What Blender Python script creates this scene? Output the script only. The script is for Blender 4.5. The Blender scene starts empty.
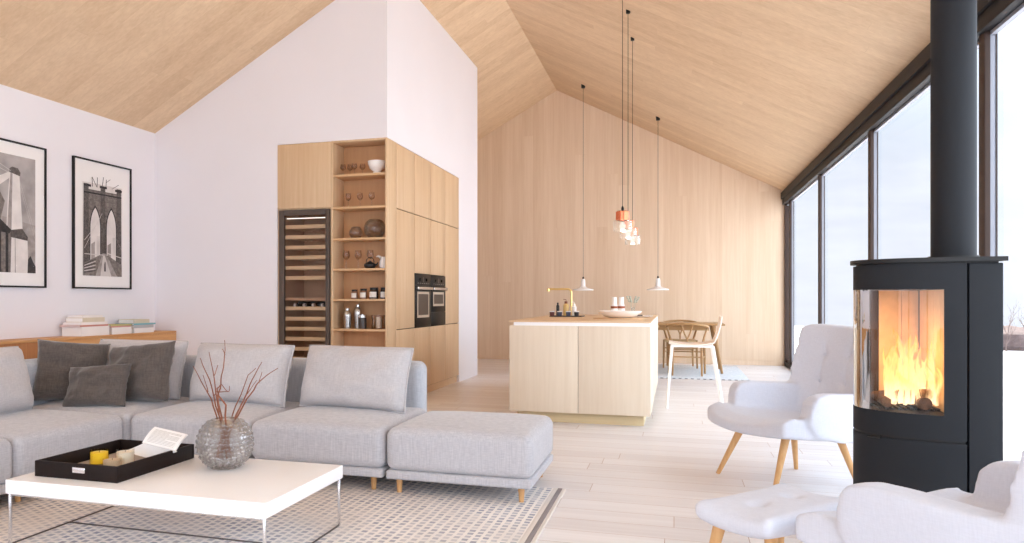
import bpy, bmesh, math, random
from math import sin, cos, pi, tan, atan, atan2, sqrt, radians
from mathutils import Vector, Matrix, noise
random.seed(7)
SC = bpy.context.scene
COL = SC.collection

# ------------------------------------------------------------------ helpers
def lin(c):
    c = c / 255.0
    return c / 12.92 if c <= 0.04045 else ((c + 0.055) / 1.055) ** 2.4
def rgb(r, g, b): return (lin(r), lin(g), lin(b), 1.0)

class MB:
    def __init__(s): s.bm = bmesh.new(); s.fn = None
    def _v(s, p):
        p = Vector(p)
        return s.bm.verts.new(s.fn(p) if s.fn else p)
    def _f(s, vs, mi=0):
        try:
            f = s.bm.faces.new(vs); f.material_index = mi; return f
        except ValueError: return None
    def box(s, x0, x1, y0, y1, z0, z1, r=0.0, k=2, mi=0):
        c = Vector(((x0+x1)/2, (y0+y1)/2, (z0+z1)/2)); h = (abs(x1-x0)/2, abs(y1-y0)/2, abs(z1-z0)/2)
        return s.rbox(c, h, min(r, *h) if r else 0, k, mi=mi)
    def rbox(s, c, h, r, k=3, n=0, mi=0, fn=None):
        """rounded box: half sizes h, radius r, k rounding steps, n extra interior cuts; fn(local point) -> local point"""
        c = Vector(c)
        def samples(a):
            if r <= 0: o = [-a, a]
            else:
                e = [r*tan(pi/4*(1-i/k)) for i in range(k+1)]
                o = [-(a-r)-x for x in e] + [(a-r)+x for x in reversed(e)]
            if n and a - r > 1e-6:
                lo, hi = -(a-r), (a-r)
                o += [lo+(hi-lo)*i/(n+1) for i in range(1, n+1)]
            o = sorted(o); q = [o[0]]
            for x in o[1:]:
                if x - q[-1] > 1e-7: q.append(x)
            return q
        S = [samples(a) for a in h]; cache = {}
        inner = [max(a-r, 0) for a in h]
        def vert(p):
            key = tuple(round(x, 6) for x in p)
            if key in cache: return cache[key]
            q = Vector(p)
            if r > 0:
                i = Vector([max(-inner[j], min(inner[j], q[j])) for j in range(3)])
                d = q - i
                if d.length > 1e-9: q = i + d.normalized()*r
            if fn: q = fn(q)
            v = s._v(c + q); cache[key] = v; return v
        for ax in range(3):
            u, w = (ax+1) % 3, (ax+2) % 3
            for sg in (-1, 1):
                for i in range(len(S[u])-1):
                    for j in range(len(S[w])-1):
                        ps = []
                        for a, b in ((i, j), (i+1, j), (i+1, j+1), (i, j+1)):
                            p = [0, 0, 0]; p[ax] = sg*h[ax]; p[u] = S[u][a]; p[w] = S[w][b]
                            ps.append(vert(p))
                        if sg < 0: ps.reverse()
                        s._f(ps, mi)
        return s
    def prism(s, poly, axis, a, b, mi=0):
        """poly: 2d points; axis 'x' -> (y,z), 'y' -> (x,z), 'z' -> (x,y)"""
        def P(p, t):
            return {'x': (t, p[0], p[1]), 'y': (p[0], t, p[1]), 'z': (p[0], p[1], t)}[axis]
        A = [s._v(P(p, a)) for p in poly]; B = [s._v(P(p, b)) for p in poly]
        fs = [s._f(A, mi), s._f(B, mi)]
        n = len(poly)
        for i in range(n): fs.append(s._f([A[i], A[(i+1) % n], B[(i+1) % n], B[i]], mi))
        bmesh.ops.recalc_face_normals(s.bm, faces=[f for f in fs if f])
        return s
    def lathe(s, prof, c=(0, 0, 0), n=32, mi=0, a0=0, a1=2*pi, axis=None):
        c = Vector(c); full = abs(a1-a0-2*pi) < 1e-6
        m = n if full else n+1
        R = None
        if axis is not None: R = Vector((0, 0, 1)).rotation_difference(Vector(axis)).to_matrix()
        rings = []
        for r, z in prof:
            ring = []
            if r < 1e-6:
                p = Vector((0, 0, z)); v = s._v(c + (R @ p if R else p)); ring = [v]*m
            else:
                for i in range(m):
                    a = a0+(a1-a0)*i/n
                    p = Vector((r*cos(a), r*sin(a), z)); ring.append(s._v(c + (R @ p if R else p)))
            rings.append(ring)
        for A, B in zip(rings, rings[1:]):
            for i in range(n):
                j = (i+1) % m
                q = [A[i], A[j], B[j], B[i]]; u = []
                for v in q:
                    if v not in u: u.append(v)
                if len(u) > 2: s._f(u, mi)
        return s
    def cyl(s, p0, p1, r0, r1=None, n=16, mi=0):
        r1 = r0 if r1 is None else r1
        p0 = Vector(p0); d = Vector(p1)-p0
        return s.lathe([(0, 0), (r0, 0), (r1, d.length), (0, d.length)], p0, n, mi, axis=d)
    def tube(s, pts, r, n=8, mi=0, closed=False):
        pts = [Vector(p) for p in pts]; m = len(pts)
        rs = r if isinstance(r, (list, tuple)) else [r]*m
        prev = None; rings = []
        for i, p in enumerate(pts):
            if closed: t = pts[(i+1) % m]-pts[i-1]
            else: t = pts[min(i+1, m-1)]-pts[max(i-1, 0)]
            t.normalize()
            if prev is None:
                u = t.orthogonal().normalized()
            else:
                u = prev - t*prev.dot(t)
                u = u.normalized() if u.length > 1e-6 else t.orthogonal().normalized()
            prev = u; w = t.cross(u)
            rings.append([s._v(p+(u*cos(2*pi*k/n)+w*sin(2*pi*k/n))*rs[i]) for k in range(n)])
        pairs = list(zip(rings, rings[1:])) + ([(rings[-1], rings[0])] if closed else [])
        for A, B in pairs:
            for k in range(n): s._f([A[k], A[(k+1) % n], B[(k+1) % n], B[k]], mi)
        if not closed:
            s._f(list(reversed(rings[0])), mi); s._f(rings[-1], mi)
        return s
    def sphere(s, c, r, n=16, m=10, mi=0, sc=(1, 1, 1)):
        f0 = s.fn
        c = Vector(c)
        pr = [(r*sin(pi*i/m), -r*cos(pi*i/m)) for i in range(m+1)]
        old = s.fn
        s.fn = lambda p: (old(c+Vector((p.x*sc[0], p.y*sc[1], p.z*sc[2]))) if old else c+Vector((p.x*sc[0], p.y*sc[1], p.z*sc[2])))
        s.lathe(pr, (0, 0, 0), n, mi); s.fn = f0
        return s
    def grid(s, f, nu, nv, mi=0, flip=False):
        V = [[s._v(f(i/nu, j/nv)) for j in range(nv+1)] for i in range(nu+1)]
        for i in range(nu):
            for j in range(nv):
                q = [V[i][j], V[i+1][j], V[i+1][j+1], V[i][j+1]]
                if flip: q.reverse()
                s._f(q, mi)
        return V
    def quad(s, a, b, c, d, mi=0): s._f([s._v(a), s._v(b), s._v(c), s._v(d)], mi); return s
    def poly(s, pts, mi=0): s._f([s._v(p) for p in pts], mi); return s
    def mesh(s, name, mats, angle=38):
        bm = s.bm
        bmesh.ops.remove_doubles(bm, verts=bm.verts, dist=1e-6)
        ca = radians(angle)
        for e in bm.edges:
            if len(e.link_faces) > 2 or (len(e.link_faces) == 2 and e.calc_face_angle(0) > ca): e.smooth = False
        for f in bm.faces: f.smooth = True
        me = bpy.data.meshes.new(name); bm.to_mesh(me); bm.free()
        for m in (mats if isinstance(mats, (list, tuple)) else [mats]): me.materials.append(m)
        return me
    def build(s, name, mats, parent=None, angle=38, label=None, cat=None, group=None, kind=None, loc=None, rz=0):
        o = bpy.data.objects.new(name, s.mesh(name, mats, angle)); COL.objects.link(o)
        if parent: o.parent = parent
        if loc is not None: o.location = loc
        if rz: o.rotation_euler = (0, 0, rz)
        tag(o, label, cat, group, kind)
        return o

def tag(o, label=None, cat=None, group=None, kind=None):
    if label: o['label'] = label
    if cat: o['category'] = cat
    if group: o['group'] = group
    if kind: o['kind'] = kind
    return o
def thing(name, label, cat, loc=(0, 0, 0), rz=0, group=None):
    o = bpy.data.objects.new(name, None); COL.objects.link(o)
    o.location = loc; o.rotation_euler = (0, 0, rz); o.empty_display_size = 0.05
    return tag(o, label, cat, group)
def dup(root, loc, rz=0, label=None, scale=None):
    def cp(o, par):
        c = o.copy(); COL.objects.link(c)
        if par: c.parent = par
        for ch in o.children: cp(ch, c)
        return c
    r = cp(root, None); r.location = loc; r.rotation_euler = (0, 0, rz)
    if label: r['label'] = label
    if scale: r.scale = scale
    return r

# ------------------------------------------------------------------ materials
def mat(name):
    m = bpy.data.materials.new(name); m.use_nodes = True
    nt = m.node_tree; nt.nodes.clear()
    out = nt.nodes.new('ShaderNodeOutputMaterial')
    return m, nt, out
def N(nt, t, **kw):
    n = nt.nodes.new(t)
    for k, v in kw.items():
        if k in n.inputs: n.inputs[k].default_value = v
        else: setattr(n, k, v)
    return n
def ramp(nt, stops, src):
    r = nt.nodes.new('ShaderNodeValToRGB'); e = r.color_ramp.elements
    while len(e) < len(stops): e.new(0.5)
    for el, (p, c) in zip(e, stops): el.position = p; el.color = c
    nt.links.new(src, r.inputs[0]); return r
def coords(nt, scale=(1, 1, 1), rot=(0, 0, 0), loc=(0, 0, 0)):
    tc = nt.nodes.new('ShaderNodeTexCoord'); mp = nt.nodes.new('ShaderNodeMapping')
    mp.inputs['Scale'].default_value = scale; mp.inputs['Rotation'].default_value = rot; mp.inputs['Location'].default_value = loc
    nt.links.new(tc.outputs['Object'], mp.inputs['Vector']); return mp.outputs[0]
def plain(name, col, rough=0.5, metal=0.0, spec=0.5, var=0.03, vs=6.0, bump=0.0, bs=60.0, sheen=0.0, coat=0.0):
    m, nt, out = mat(name); p = N(nt, 'ShaderNodeBsdfPrincipled')
    p.inputs['Roughness'].default_value = rough; p.inputs['Metallic'].default_value = metal
    p.inputs['Specular IOR Level'].default_value = spec; p.inputs['Sheen Weight'].default_value = sheen
    p.inputs['Coat Weight'].default_value = coat
    v = coords(nt)
    n = N(nt, 'ShaderNodeTexNoise', Scale=vs, Detail=3.0); nt.links.new(v, n.inputs['Vector'])
    a = tuple(max(0, c*(1-var)) for c in col[:3])+(1,); b = tuple(min(1, c*(1+var)) for c in col[:3])+(1,)
    r = ramp(nt, [(0.3, a), (0.7, b)], n.outputs['Fac']); nt.links.new(r.outputs[0], p.inputs['Base Color'])
    if bump:
        n2 = N(nt, 'ShaderNodeTexNoise', Scale=bs, Detail=2.0); nt.links.new(v, n2.inputs['Vector'])
        bp = N(nt, 'ShaderNodeBump', Strength=bump, Distance=0.004); nt.links.new(n2.outputs['Fac'], bp.inputs['Height'])
        nt.links.new(bp.outputs[0], p.inputs['Normal'])
    nt.links.new(p.outputs[0], out.inputs[0]); return m
def wood(name, c0, c1, axis='z', stretch=14.0, gs=3.0, rough=0.5, board=None, seam=0.0, seamc=None, tonal=0.35, spec=0.35, off=(0, 0, 0), along=0.55):
    """grain runs along AXIS; board = (length, width, axis across) gives separate boards of their own tone"""
    m, nt, out = mat(name); p = N(nt, 'ShaderNodeBsdfPrincipled', Roughness=rough)
    p.inputs['Specular IOR Level'].default_value = spec
    sc = [gs*stretch]*3; sc[{'x': 0, 'y': 1, 'z': 2}[axis]] = gs*along
    tc = nt.nodes.new('ShaderNodeTexCoord')
    mp = nt.nodes.new('ShaderNodeMapping'); mp.inputs['Scale'].default_value = sc; mp.inputs['Location'].default_value = off
    nt.links.new(tc.outputs['Object'], mp.inputs['Vector'])
    vec = mp.outputs[0]
    bfac = None
    if board:
        L, W, across = board
        order = [axis, across]
        sep = nt.nodes.new('ShaderNodeSeparateXYZ'); nt.links.new(tc.outputs['Object'], sep.inputs[0])
        cmb = nt.nodes.new('ShaderNodeCombineXYZ')
        ix = {'x': 0, 'y': 1, 'z': 2}
        nt.links.new(sep.outputs[ix[axis]], cmb.inputs[0]); nt.links.new(sep.outputs[ix[across]], cmb.inputs[1])
        row = N(nt, 'ShaderNodeMath', operation='DIVIDE'); nt.links.new(sep.outputs[ix[across]], row.inputs[0]); row.inputs[1].default_value = W
        fl = N(nt, 'ShaderNodeMath', operation='FLOOR'); nt.links.new(row.outputs[0], fl.inputs[0])
        wn = nt.nodes.new('ShaderNodeTexWhiteNoise'); wn.noise_dimensions = '1D'; nt.links.new(fl.outputs[0], wn.inputs['W'])
        sh = N(nt, 'ShaderNodeMath', operation='MULTIPLY_ADD'); nt.links.new(wn.outputs['Value'], sh.inputs[0]); sh.inputs[1].default_value = L; nt.links.new(sep.outputs[ix[axis]], sh.inputs[2])
        nt.links.new(sh.outputs[0], cmb.inputs[0])
        br = nt.nodes.new('ShaderNodeTexBrick'); br.offset = 0; br.squash = 1
        br.inputs['Scale'].default_value = 1.0; br.inputs['Brick Width'].default_value = L; br.inputs['Row Height'].default_value = W
        br.inputs['Mortar Size'].default_value = seam; br.inputs['Mortar Smooth'].default_value = 0.1
        br.inputs['Color1'].default_value = (0, 0, 0, 1); br.inputs['Color2'].default_value = (1, 1, 1, 1); br.inputs['Mortar'].default_value = (0.5, 0.5, 0.5, 1)
        nt.links.new(cmb.outputs[0], br.inputs['Vector'])
        bfac = br
        add = nt.nodes.new('ShaderNodeVectorMath'); add.operation = 'MULTIPLY_ADD'
        nt.links.new(br.outputs['Color'], add.inputs[0]); add.inputs[1].default_value = (37.0, 23.0, 17.0)
        nt.links.new(vec, add.inputs[2]); vec = add.outputs[0]
    n1 = N(nt, 'ShaderNodeTexNoise', Scale=1.0, Detail=5.0, Roughness=0.6, Distortion=(0.4 if along > .3 else .05)); nt.links.new(vec, n1.inputs['Vector'])
    n2 = N(nt, 'ShaderNodeTexNoise', Scale=0.22, Detail=2.0); nt.links.new(vec, n2.inputs['Vector'])
    mx = N(nt, 'ShaderNodeMath', operation='MULTIPLY_ADD'); nt.links.new(n1.outputs['Fac'], mx.inputs[0]); mx.inputs[1].default_value = 0.6
    m2 = N(nt, 'ShaderNodeMath', operation='MULTIPLY'); nt.links.new(n2.outputs['Fac'], m2.inputs[0]); m2.inputs[1].default_value = 0.4
    nt.links.new(m2.outputs[0], mx.inputs[2]); fac = mx.outputs[0]
    if bfac:
        m3 = N(nt, 'ShaderNodeMath', operation='MULTIPLY_ADD'); s1 = nt.nodes.new('ShaderNodeSeparateColor'); nt.links.new(bfac.outputs['Color'], s1.inputs[0])
        m4 = N(nt, 'ShaderNodeMath', operation='SUBTRACT'); nt.links.new(s1.outputs[0], m4.inputs[0]); m4.inputs[1].default_value = 0.5
        nt.links.new(m4.outputs[0], m3.inputs[0]); m3.inputs[1].default_value = tonal; nt.links.new(fac, m3.inputs[2]); fac = m3.outputs[0]
    r = ramp(nt, [(0.28, c0), (0.72, c1)], fac); colr = r.outputs[0]
    if bfac and seam > 0:
        mixn = nt.nodes.new('ShaderNodeMix'); mixn.data_type = 'RGBA'
        nt.links.new(bfac.outputs['Fac'], mixn.inputs[0]); nt.links.new(colr, mixn.inputs[6]); mixn.inputs[7].default_value = seamc or c0; colr = mixn.outputs[2]
    nt.links.new(colr, p.inputs['Base Color']); nt.links.new(p.outputs[0], out.inputs[0]); return m
def fabric(name, c0, c1, s=260.0, bump=0.25, rough=0.95, sheen=0.3):
    m, nt, out = mat(name); p = N(nt, 'ShaderNodeBsdfPrincipled', Roughness=rough)
    p.inputs['Specular IOR Level'].default_value = 0.15; p.inputs['Sheen Weight'].default_value = sheen
    a = coords(nt, (s*.7, s*.7, s*0.05)); b = coords(nt, (s*0.12, s*0.12, s))
    n1 = N(nt, 'ShaderNodeTexNoise', Scale=1.0, Detail=2.0); n2 = N(nt, 'ShaderNodeTexNoise', Scale=1.0, Detail=2.0)
    nt.links.new(a, n1.inputs['Vector']); nt.links.new(b, n2.inputs['Vector'])
    ad = N(nt, 'ShaderNodeMath', operation='ADD'); nt.links.new(n1.outputs['Fac'], ad.inputs[0]); nt.links.new(n2.outputs['Fac'], ad.inputs[1])
    hf = N(nt, 'ShaderNodeMath', operation='MULTIPLY'); nt.links.new(ad.outputs[0], hf.inputs[0]); hf.inputs[1].default_value = 0.5
    r = ramp(nt, [(0.3, c0), (0.7, c1)], hf.outputs[0]); nt.links.new(r.outputs[0], p.inputs['Base Color'])
    bp = N(nt, 'ShaderNodeBump', Strength=bump, Distance=0.002); nt.links.new(hf.outputs[0], bp.inputs['Height']); nt.links.new(bp.outputs[0], p.inputs['Normal'])
    nt.links.new(p.outputs[0], out.inputs[0]); return m
def thin_glass(name, tint=(0.97, 0.99, 1, 1), ior=1.45, gloss=1.0):
    m, nt, out = mat(name)
    t = N(nt, 'ShaderNodeBsdfTransparent', Color=tint); g = N(nt, 'ShaderNodeBsdfGlossy', Roughness=0.02)
    f = N(nt, 'ShaderNodeFresnel', IOR=ior)
    f2 = N(nt, 'ShaderNodeMath', operation='MULTIPLY'); f2.inputs[1].default_value = gloss; nt.links.new(f.outputs[0], f2.inputs[0])
    mx = N(nt, 'ShaderNodeMixShader'); nt.links.new(f2.outputs[0], mx.inputs[0]); nt.links.new(t.outputs[0], mx.inputs[1]); nt.links.new(g.outputs[0], mx.inputs[2])
    nt.links.new(mx.outputs[0], out.inputs[0]); return m
def solid_glass(name, tint=(1, 1, 1, 1), clear=0.35, rough=0.0):
    m, nt, out = mat(name)
    t = N(nt, 'ShaderNodeBsdfTransparent', Color=tint); g = N(nt, 'ShaderNodeBsdfGlass', Color=tint, IOR=1.45, Roughness=rough)
    mx = N(nt, 'ShaderNodeMixShader', Fac=clear); nt.links.new(g.outputs[0], mx.inputs[1]); nt.links.new(t.outputs[0], mx.inputs[2])
    nt.links.new(mx.outputs[0], out.inputs[0]); return m
def emit(name, col, st):
    m, nt, out = mat(name); e = N(nt, 'ShaderNodeEmission', Color=col, Strength=st); nt.links.new(e.outputs[0], out.inputs[0]); return m

M = {}
M['plaster'] = plain('white_plaster', rgb(235, 233, 238), 0.85, spec=0.2, var=0.01, vs=1.5, bump=0.04, bs=40)
M['ceil'] = wood('oak_ceiling_boards', rgb(208, 177, 142), rgb(230, 203, 169), 'x', 14, 2.4, 0.6, board=(3.1, 0.145, 'y'), seam=0.0012, seamc=rgb(208, 178, 146), tonal=0.2, along=.14)
M['backwall'] = wood('oak_wall_panels', rgb(220, 193, 163), rgb(235, 213, 188), 'z', 15, 2.2, 0.6, board=(6.9, 0.19, 'x'), seam=0.0006, seamc=rgb(214, 184, 150), tonal=0.16)
M['floor'] = wood('whitewashed_oak_floor', rgb(222, 216, 215), rgb(239, 236, 236), 'x', 11, 2.0, 0.42, board=(1.9, 0.19, 'y'), seam=0.0018, seamc=rgb(186, 160, 144), tonal=0.24, spec=0.4)
M['cab'] = wood('oak_cabinet_veneer', rgb(204, 170, 132), rgb(222, 195, 160), 'z', 16, 2.4, 0.5, tonal=0.2)
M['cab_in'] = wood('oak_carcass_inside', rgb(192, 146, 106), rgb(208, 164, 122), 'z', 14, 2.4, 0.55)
M['rackoak'] = wood('beech_rack', rgb(218, 186, 146), rgb(232, 204, 166), 'x', 14, 3, 0.5)
M['shelfoak'] = wood('oak_shelf', rgb(204, 164, 120), rgb(224, 188, 146), 'x', 14, 3, 0.5)
M['island'] = wood('pale_ash_veneer', rgb(221, 204, 181), rgb(235, 221, 201), 'z', 12, 2.6, 0.55)
M['island_top'] = wood('ash_worktop', rgb(216, 180, 140), rgb(232, 202, 166), 'x', 12, 2.6, 0.4)
M['island_kick'] = wood('ash_plinth', rgb(214, 192, 150), rgb(228, 208, 168), 'x', 12, 3, 0.55)
M['gap'] = plain('dark_gap', rgb(60, 44, 32), 0.8)
M['white_lacquer'] = plain('white_lacquer', rgb(250, 247, 246), 0.35, var=0.005)
M['white_satin'] = plain('white_satin', rgb(244, 242, 240), 0.4, var=0.005)
M['black_frame'] = plain('dark_bronze_frame', rgb(34, 31, 31), 0.6, metal=0.0, spec=.25)
M['alu'] = plain('pale_aluminium', rgb(150, 152, 162), 0.5)
M['black_metal'] = plain('black_metal', rgb(26, 25, 25), 0.4, metal=0.3)
M['stove'] = plain('black_painted_steel', rgb(34, 36, 40), 0.62, metal=0.0, spec=0.25, var=0.02)
M['stove_dark'] = plain('black_steel_edge', rgb(28, 27, 27), 0.45, metal=0.3)
M['sofa'] = fabric('light_grey_linen', rgb(172, 170, 175), rgb(203, 200, 203))
M['sofa_dark'] = fabric('blue_grey_linen', rgb(168, 172, 180), rgb(196, 199, 206))
M['cushion'] = fabric('grey_linen_cushion', rgb(180, 175, 176), rgb(203, 198, 198))
M['charcoal'] = fabric('charcoal_velvet', rgb(78, 70, 66), rgb(104, 95, 90), 200, 0.2, sheen=0.4)
M['chair'] = fabric('white_wool', rgb(207, 208, 217), rgb(217, 218, 227), 300, 0.05, sheen=0.15)
M['legwood'] = wood('honey_oak_leg', rgb(200, 148, 92), rgb(224, 178, 124), 'z', 10, 7, 0.4)
M['sofaleg'] = wood('pale_oak_leg', rgb(190, 140, 90), rgb(214, 168, 118), 'z', 10, 8, 0.4)
M['wenge'] = wood('wenge_tray', rgb(24, 16, 14), rgb(40, 28, 24), 'y', 10, 4, 0.55, spec=.15)
M['console_dark'] = wood('acacia_dark', rgb(150, 92, 52), rgb(190, 132, 82), 'z', 10, 3, 0.5)
M['console'] = wood('acacia_plank', rgb(186, 128, 74), rgb(222, 172, 116), 'y', 10, 3, 0.5)
M['chrome'] = plain('chrome', rgb(238, 238, 240), 0.2, metal=1.0, var=0)
M['rail_grey'] = plain('dark_chrome', rgb(104, 94, 90), 0.4, metal=.5)
M['steel'] = plain('brushed_steel', rgb(205, 203, 200), 0.25, metal=1.0)
M['brass'] = plain('brass', rgb(232, 200, 130), 0.28, metal=1.0)
M['copper'] = plain('copper', rgb(224, 128, 92), 0.22, metal=1.0)
M['ceramic'] = plain('white_ceramic', rgb(244, 241, 238), 0.25, var=0.005)
M['black_ceramic'] = plain('black_cast_iron', rgb(32, 30, 30), 0.5)
M['pane'] = thin_glass('window_glass', (0.97, 0.985, 1, 1), 1.12, 0.12)
M['dark_pane'] = thin_glass('smoked_glass', (0.95, 0.92, 0.9, 1), 1.45, .6)
M['stove_pane'] = thin_glass('stove_glass', (0.96, 0.95, 0.93, 1), 1.5, 1.3)
M['glass'] = thin_glass('clear_glassware', (0.95, 0.95, 0.95, 1), 1.45, .6)
M['smoke_glass'] = thin_glass('pale_tinted_glassware', (0.93, 0.9, 0.88, 1), 1.45, .5)
def hob_glass(name, tint, k, refr):
    m, nt, out = mat(name)
    t = N(nt, 'ShaderNodeBsdfTransparent', Color=tint); g = N(nt, 'ShaderNodeBsdfGlossy', Roughness=.04); gl = N(nt, 'ShaderNodeBsdfGlass', Color=tint, IOR=1.3)
    f = N(nt, 'ShaderNodeFresnel', IOR=1.5); f2 = N(nt, 'ShaderNodeMath', operation='MULTIPLY_ADD', use_clamp=True); f2.inputs[1].default_value = k; f2.inputs[2].default_value = .02; nt.links.new(f.outputs[0], f2.inputs[0])
    a = N(nt, 'ShaderNodeMixShader', Fac=refr); nt.links.new(t.outputs[0], a.inputs[1]); nt.links.new(gl.outputs[0], a.inputs[2])
    b = N(nt, 'ShaderNodeMixShader'); nt.links.new(f2.outputs[0], b.inputs[0]); nt.links.new(a.outputs[0], b.inputs[1]); nt.links.new(g.outputs[0], b.inputs[2])
    d = N(nt, 'ShaderNodeBsdfTranslucent', Color=(1, 1, 1, 1)); c = N(nt, 'ShaderNodeMixShader', Fac=.16); nt.links.new(b.outputs[0], c.inputs[1]); nt.links.new(d.outputs[0], c.inputs[2])
    nt.links.new(c.outputs[0], out.inputs[0]); return m
M['vase_glass'] = hob_glass('hobnail_glass', (1, .995, .99, 1), .85, .2)
M['twig'] = plain('red_brown_bark', rgb(134, 80, 56), 0.7, var=0.2, vs=40)
M['paper'] = plain('paper', rgb(246, 243, 241), 0.8, var=0.01)
M['oven'] = plain('black_oven_glass', rgb(10, 9, 9), 0.35, var=0, spec=.15)
M['oven_in'] = plain('oven_window_inside', rgb(52, 40, 34), 0.3)
M['snow'] = plain('snow', rgb(245, 246, 250), 0.9, var=0.02, vs=0.3)
M['beamwood'] = plain('dark_brown_frame', rgb(66, 52, 46), 0.6, spec=.25)
M['wax'] = plain('ivory_wax', rgb(240, 232, 216), 0.5)
M['label'] = plain('paper_label', rgb(232, 228, 222), 0.7)

# ------------------------------------------------------------------ dimensions of the house
XL, XR, YB, YF = -5.513, 1.73, 13.6, -2.6      # left wall, glazed wall, timber wall, added glazed gable behind the camera
YK = 7.029                                      # white gable-end face of the kitchen block
XK, YK2 = -2.753, 10.64                         # side of the block and its far end
RX, RZ = -2.04, 4.88                            # ridge
EL, ER = 2.944, 2.865
def roof(x):
    return EL + (RZ-EL)*(x-XL)/(RX-XL) if x < RX else RZ + (ER-RZ)*(x-RX)/(XR+0.05-RX)

# ------------------------------------------------------------------ shell
mb = MB(); mb.box(XL-0.2, XR+0.35, YF-0.3, YB+0.2, -0.2, 0); mb.build('floor', M['floor'], kind='structure')
def ceiling():
    mb = MB()
    sec = [(XL-0.2, roof(XL)-0.2*(RZ-EL)/(RX-XL)), (RX, RZ), (XR+0.2, roof(XR+0.2))]
    for (a, b) in ((0, 1), (1, 2)):
        (x0, z0), (x1, z1) = sec[a], sec[b]
        mb.prism([(x0, z0), (x1, z1), (x1, z1+0.25), (x0, z0+0.25)], 'y', YF-0.3, YB+0.2)
    return mb.build('ceiling', M['ceil'], kind='structure')
ceiling()
mb = MB(); mb.box(XL-0.2, XL, YF-0.3, YB+0.2, 0, EL+0.02); mb.build('wall_left', M['plaster'], kind='structure')
mb = MB(); mb.prism([(XL-0.2, 0), (XR+0.02, 0), (XR+0.02, roof(XR+0.02)), (RX, RZ), (XL-0.2, roof(XL)-0.11)], 'y', YB, YB+0.2)
mb.build('wall_back', M['backwall'], kind='structure')
mb = MB(); mb.box(XK-1.5, XR-0.01, YB-0.012, YB, 0, 0.075, 0.003); mb.build('baseboard_back', M['backwall'], kind='structure')
# kitchen block: a free-standing white volume with a niche for the cabinets
CX0, CX1, CY1, CZ = -3.985, XK, 9.654, 2.724
mb = MB()
E_ = 0.03
mb.prism([(XL, 0), (CX0, 0), (CX0, roof(CX0)+E_), (XL, roof(XL)+E_)], 'y', YK, YK+0.10)
mb.build('wall_kitchen_front', M['plaster'], kind='structure')
mb = MB(); mb.prism([(CX0, CZ), (XK, CZ), (XK, roof(XK)+E_), (CX0, roof(CX0)+E_)], 'y', YK, YK+0.10)
mb.build('wall_kitchen_front', M['plaster'], kind='structure')
mb = MB(); mb.box(XK-0.10, XK, YK+0.10, CY1, CZ, roof(XK-.05)+E_)
mb.build('wall_kitchen_side', M['plaster'], kind='structure')
mb = MB(); mb.box(XK-0.10, XK, CY1, YK2, 0, roof(XK-.05)+E_)
mb.build('wall_kitchen_side', M['plaster'], kind='structure')
mb = MB(); mb.prism([(XL, 0), (XK-0.1, 0), (XK-0.1, roof(XK-0.1)+E_), (XL, roof(XL)+E_)], 'y', YK2-0.1, YK2)
mb.build('wall_kitchen_back', M['plaster'], kind='structure')

# glazed wall: beam, sill, posts and panes
mb = MB(); mb.box(XR-0.03, XR+0.08, YF-0.1, YB+.2, 2.67, 2.83, 0.006); mb.box(XR-0.03, XR+0.18, YF-0.1, YB+.2, 2.77, 2.83)
mb.box(XR-0.055, XR-0.03, YF-0.1, YB, 2.76, 2.87, 0.004)
mb.build('trim_1', M['black_frame'], kind='structure')
mb = MB(); mb.box(XR, XR+0.09, YF-0.1, YB, 0.0, 0.07, 0.004); mb.build('trim_2', M['black_frame'], kind='structure')
posts = [13.04, 10.49, 7.90, 5.20, 2.58, -0.02, -2.5]
edges = [YB-0.0]+posts
for i in range(len(posts)):
    y1, y0 = edges[i], edges[i+1]
    mb = MB()
    ZT = 2.67
    mb.box(XR, XR+0.03, y0-0.045, y0+0.045, 0.07, ZT, 0.004, mi=0)           # inner post
    mb.box(XR+0.03, XR+0.058, y0-0.04, y0+0.035, 0.07, ZT, 0.003, mi=1)
    mb.box(XR+0.058, XR+0.066, y0-0.044, y0+0.035, 0.07, ZT, mi=0)
    b = y1-(0.045 if i else 0.0)
    mb.box(XR+0.03, XR+0.06, y0+0.04, b, ZT-.022, ZT, mi=1); mb.box(XR+0.03, XR+0.06, y0+0.04, b, 0.07, 0.11, mi=0)
    if i == 0: mb.box(XR, XR+.066, YB-.06, YB+.2, .07, ZT, .003, mi=0); b = YB-.06
    w = mb.build('window_%d' % (i+1), [M['beamwood'], M['alu']], kind='structure')
    mb = MB(); mb.quad((XR+0.048, y0+0.035, 0.11), (XR+0.048, b+.005, 0.11), (XR+0.048, b+.005, ZT-.022), (XR+0.048, y0+0.035, ZT-.022))
    mb.build('pane', M['pane'], w)
# glazed gable behind the camera: unseen, added to let in frontal sky light
gx = [XL, -3.1, -0.7, XR]
mb = MB()
for x in gx: mb.prism([(x-0.05, 0), (x+0.05, 0), (x+0.05, roof(x+0.05)), (x-0.05, roof(x-0.05))], 'y', YF-0.06, YF+0.04)
mb.box(XL, XR, YF-0.05, YF+0.03, 0, 0.09); mb.box(XL, XR, YF-0.05, YF+0.03, 2.52, 2.62)
mb.prism([(XL, roof(XL)-0.12), (RX, RZ-0.12), (XR, roof(XR)-0.12), (XR, roof(XR)), (RX, RZ), (XL, roof(XL))], 'y', YF-0.05, YF+0.03)
w = mb.build('window_8', M['black_frame'], kind='structure')
mb = MB(); mb.poly([(XL, YF, 0.09), (XR, YF, 0.09), (XR, YF, roof(XR)), (RX, YF, RZ), (XL, YF, roof(XL))]); mb.build('pane', M['pane'], w)

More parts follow.
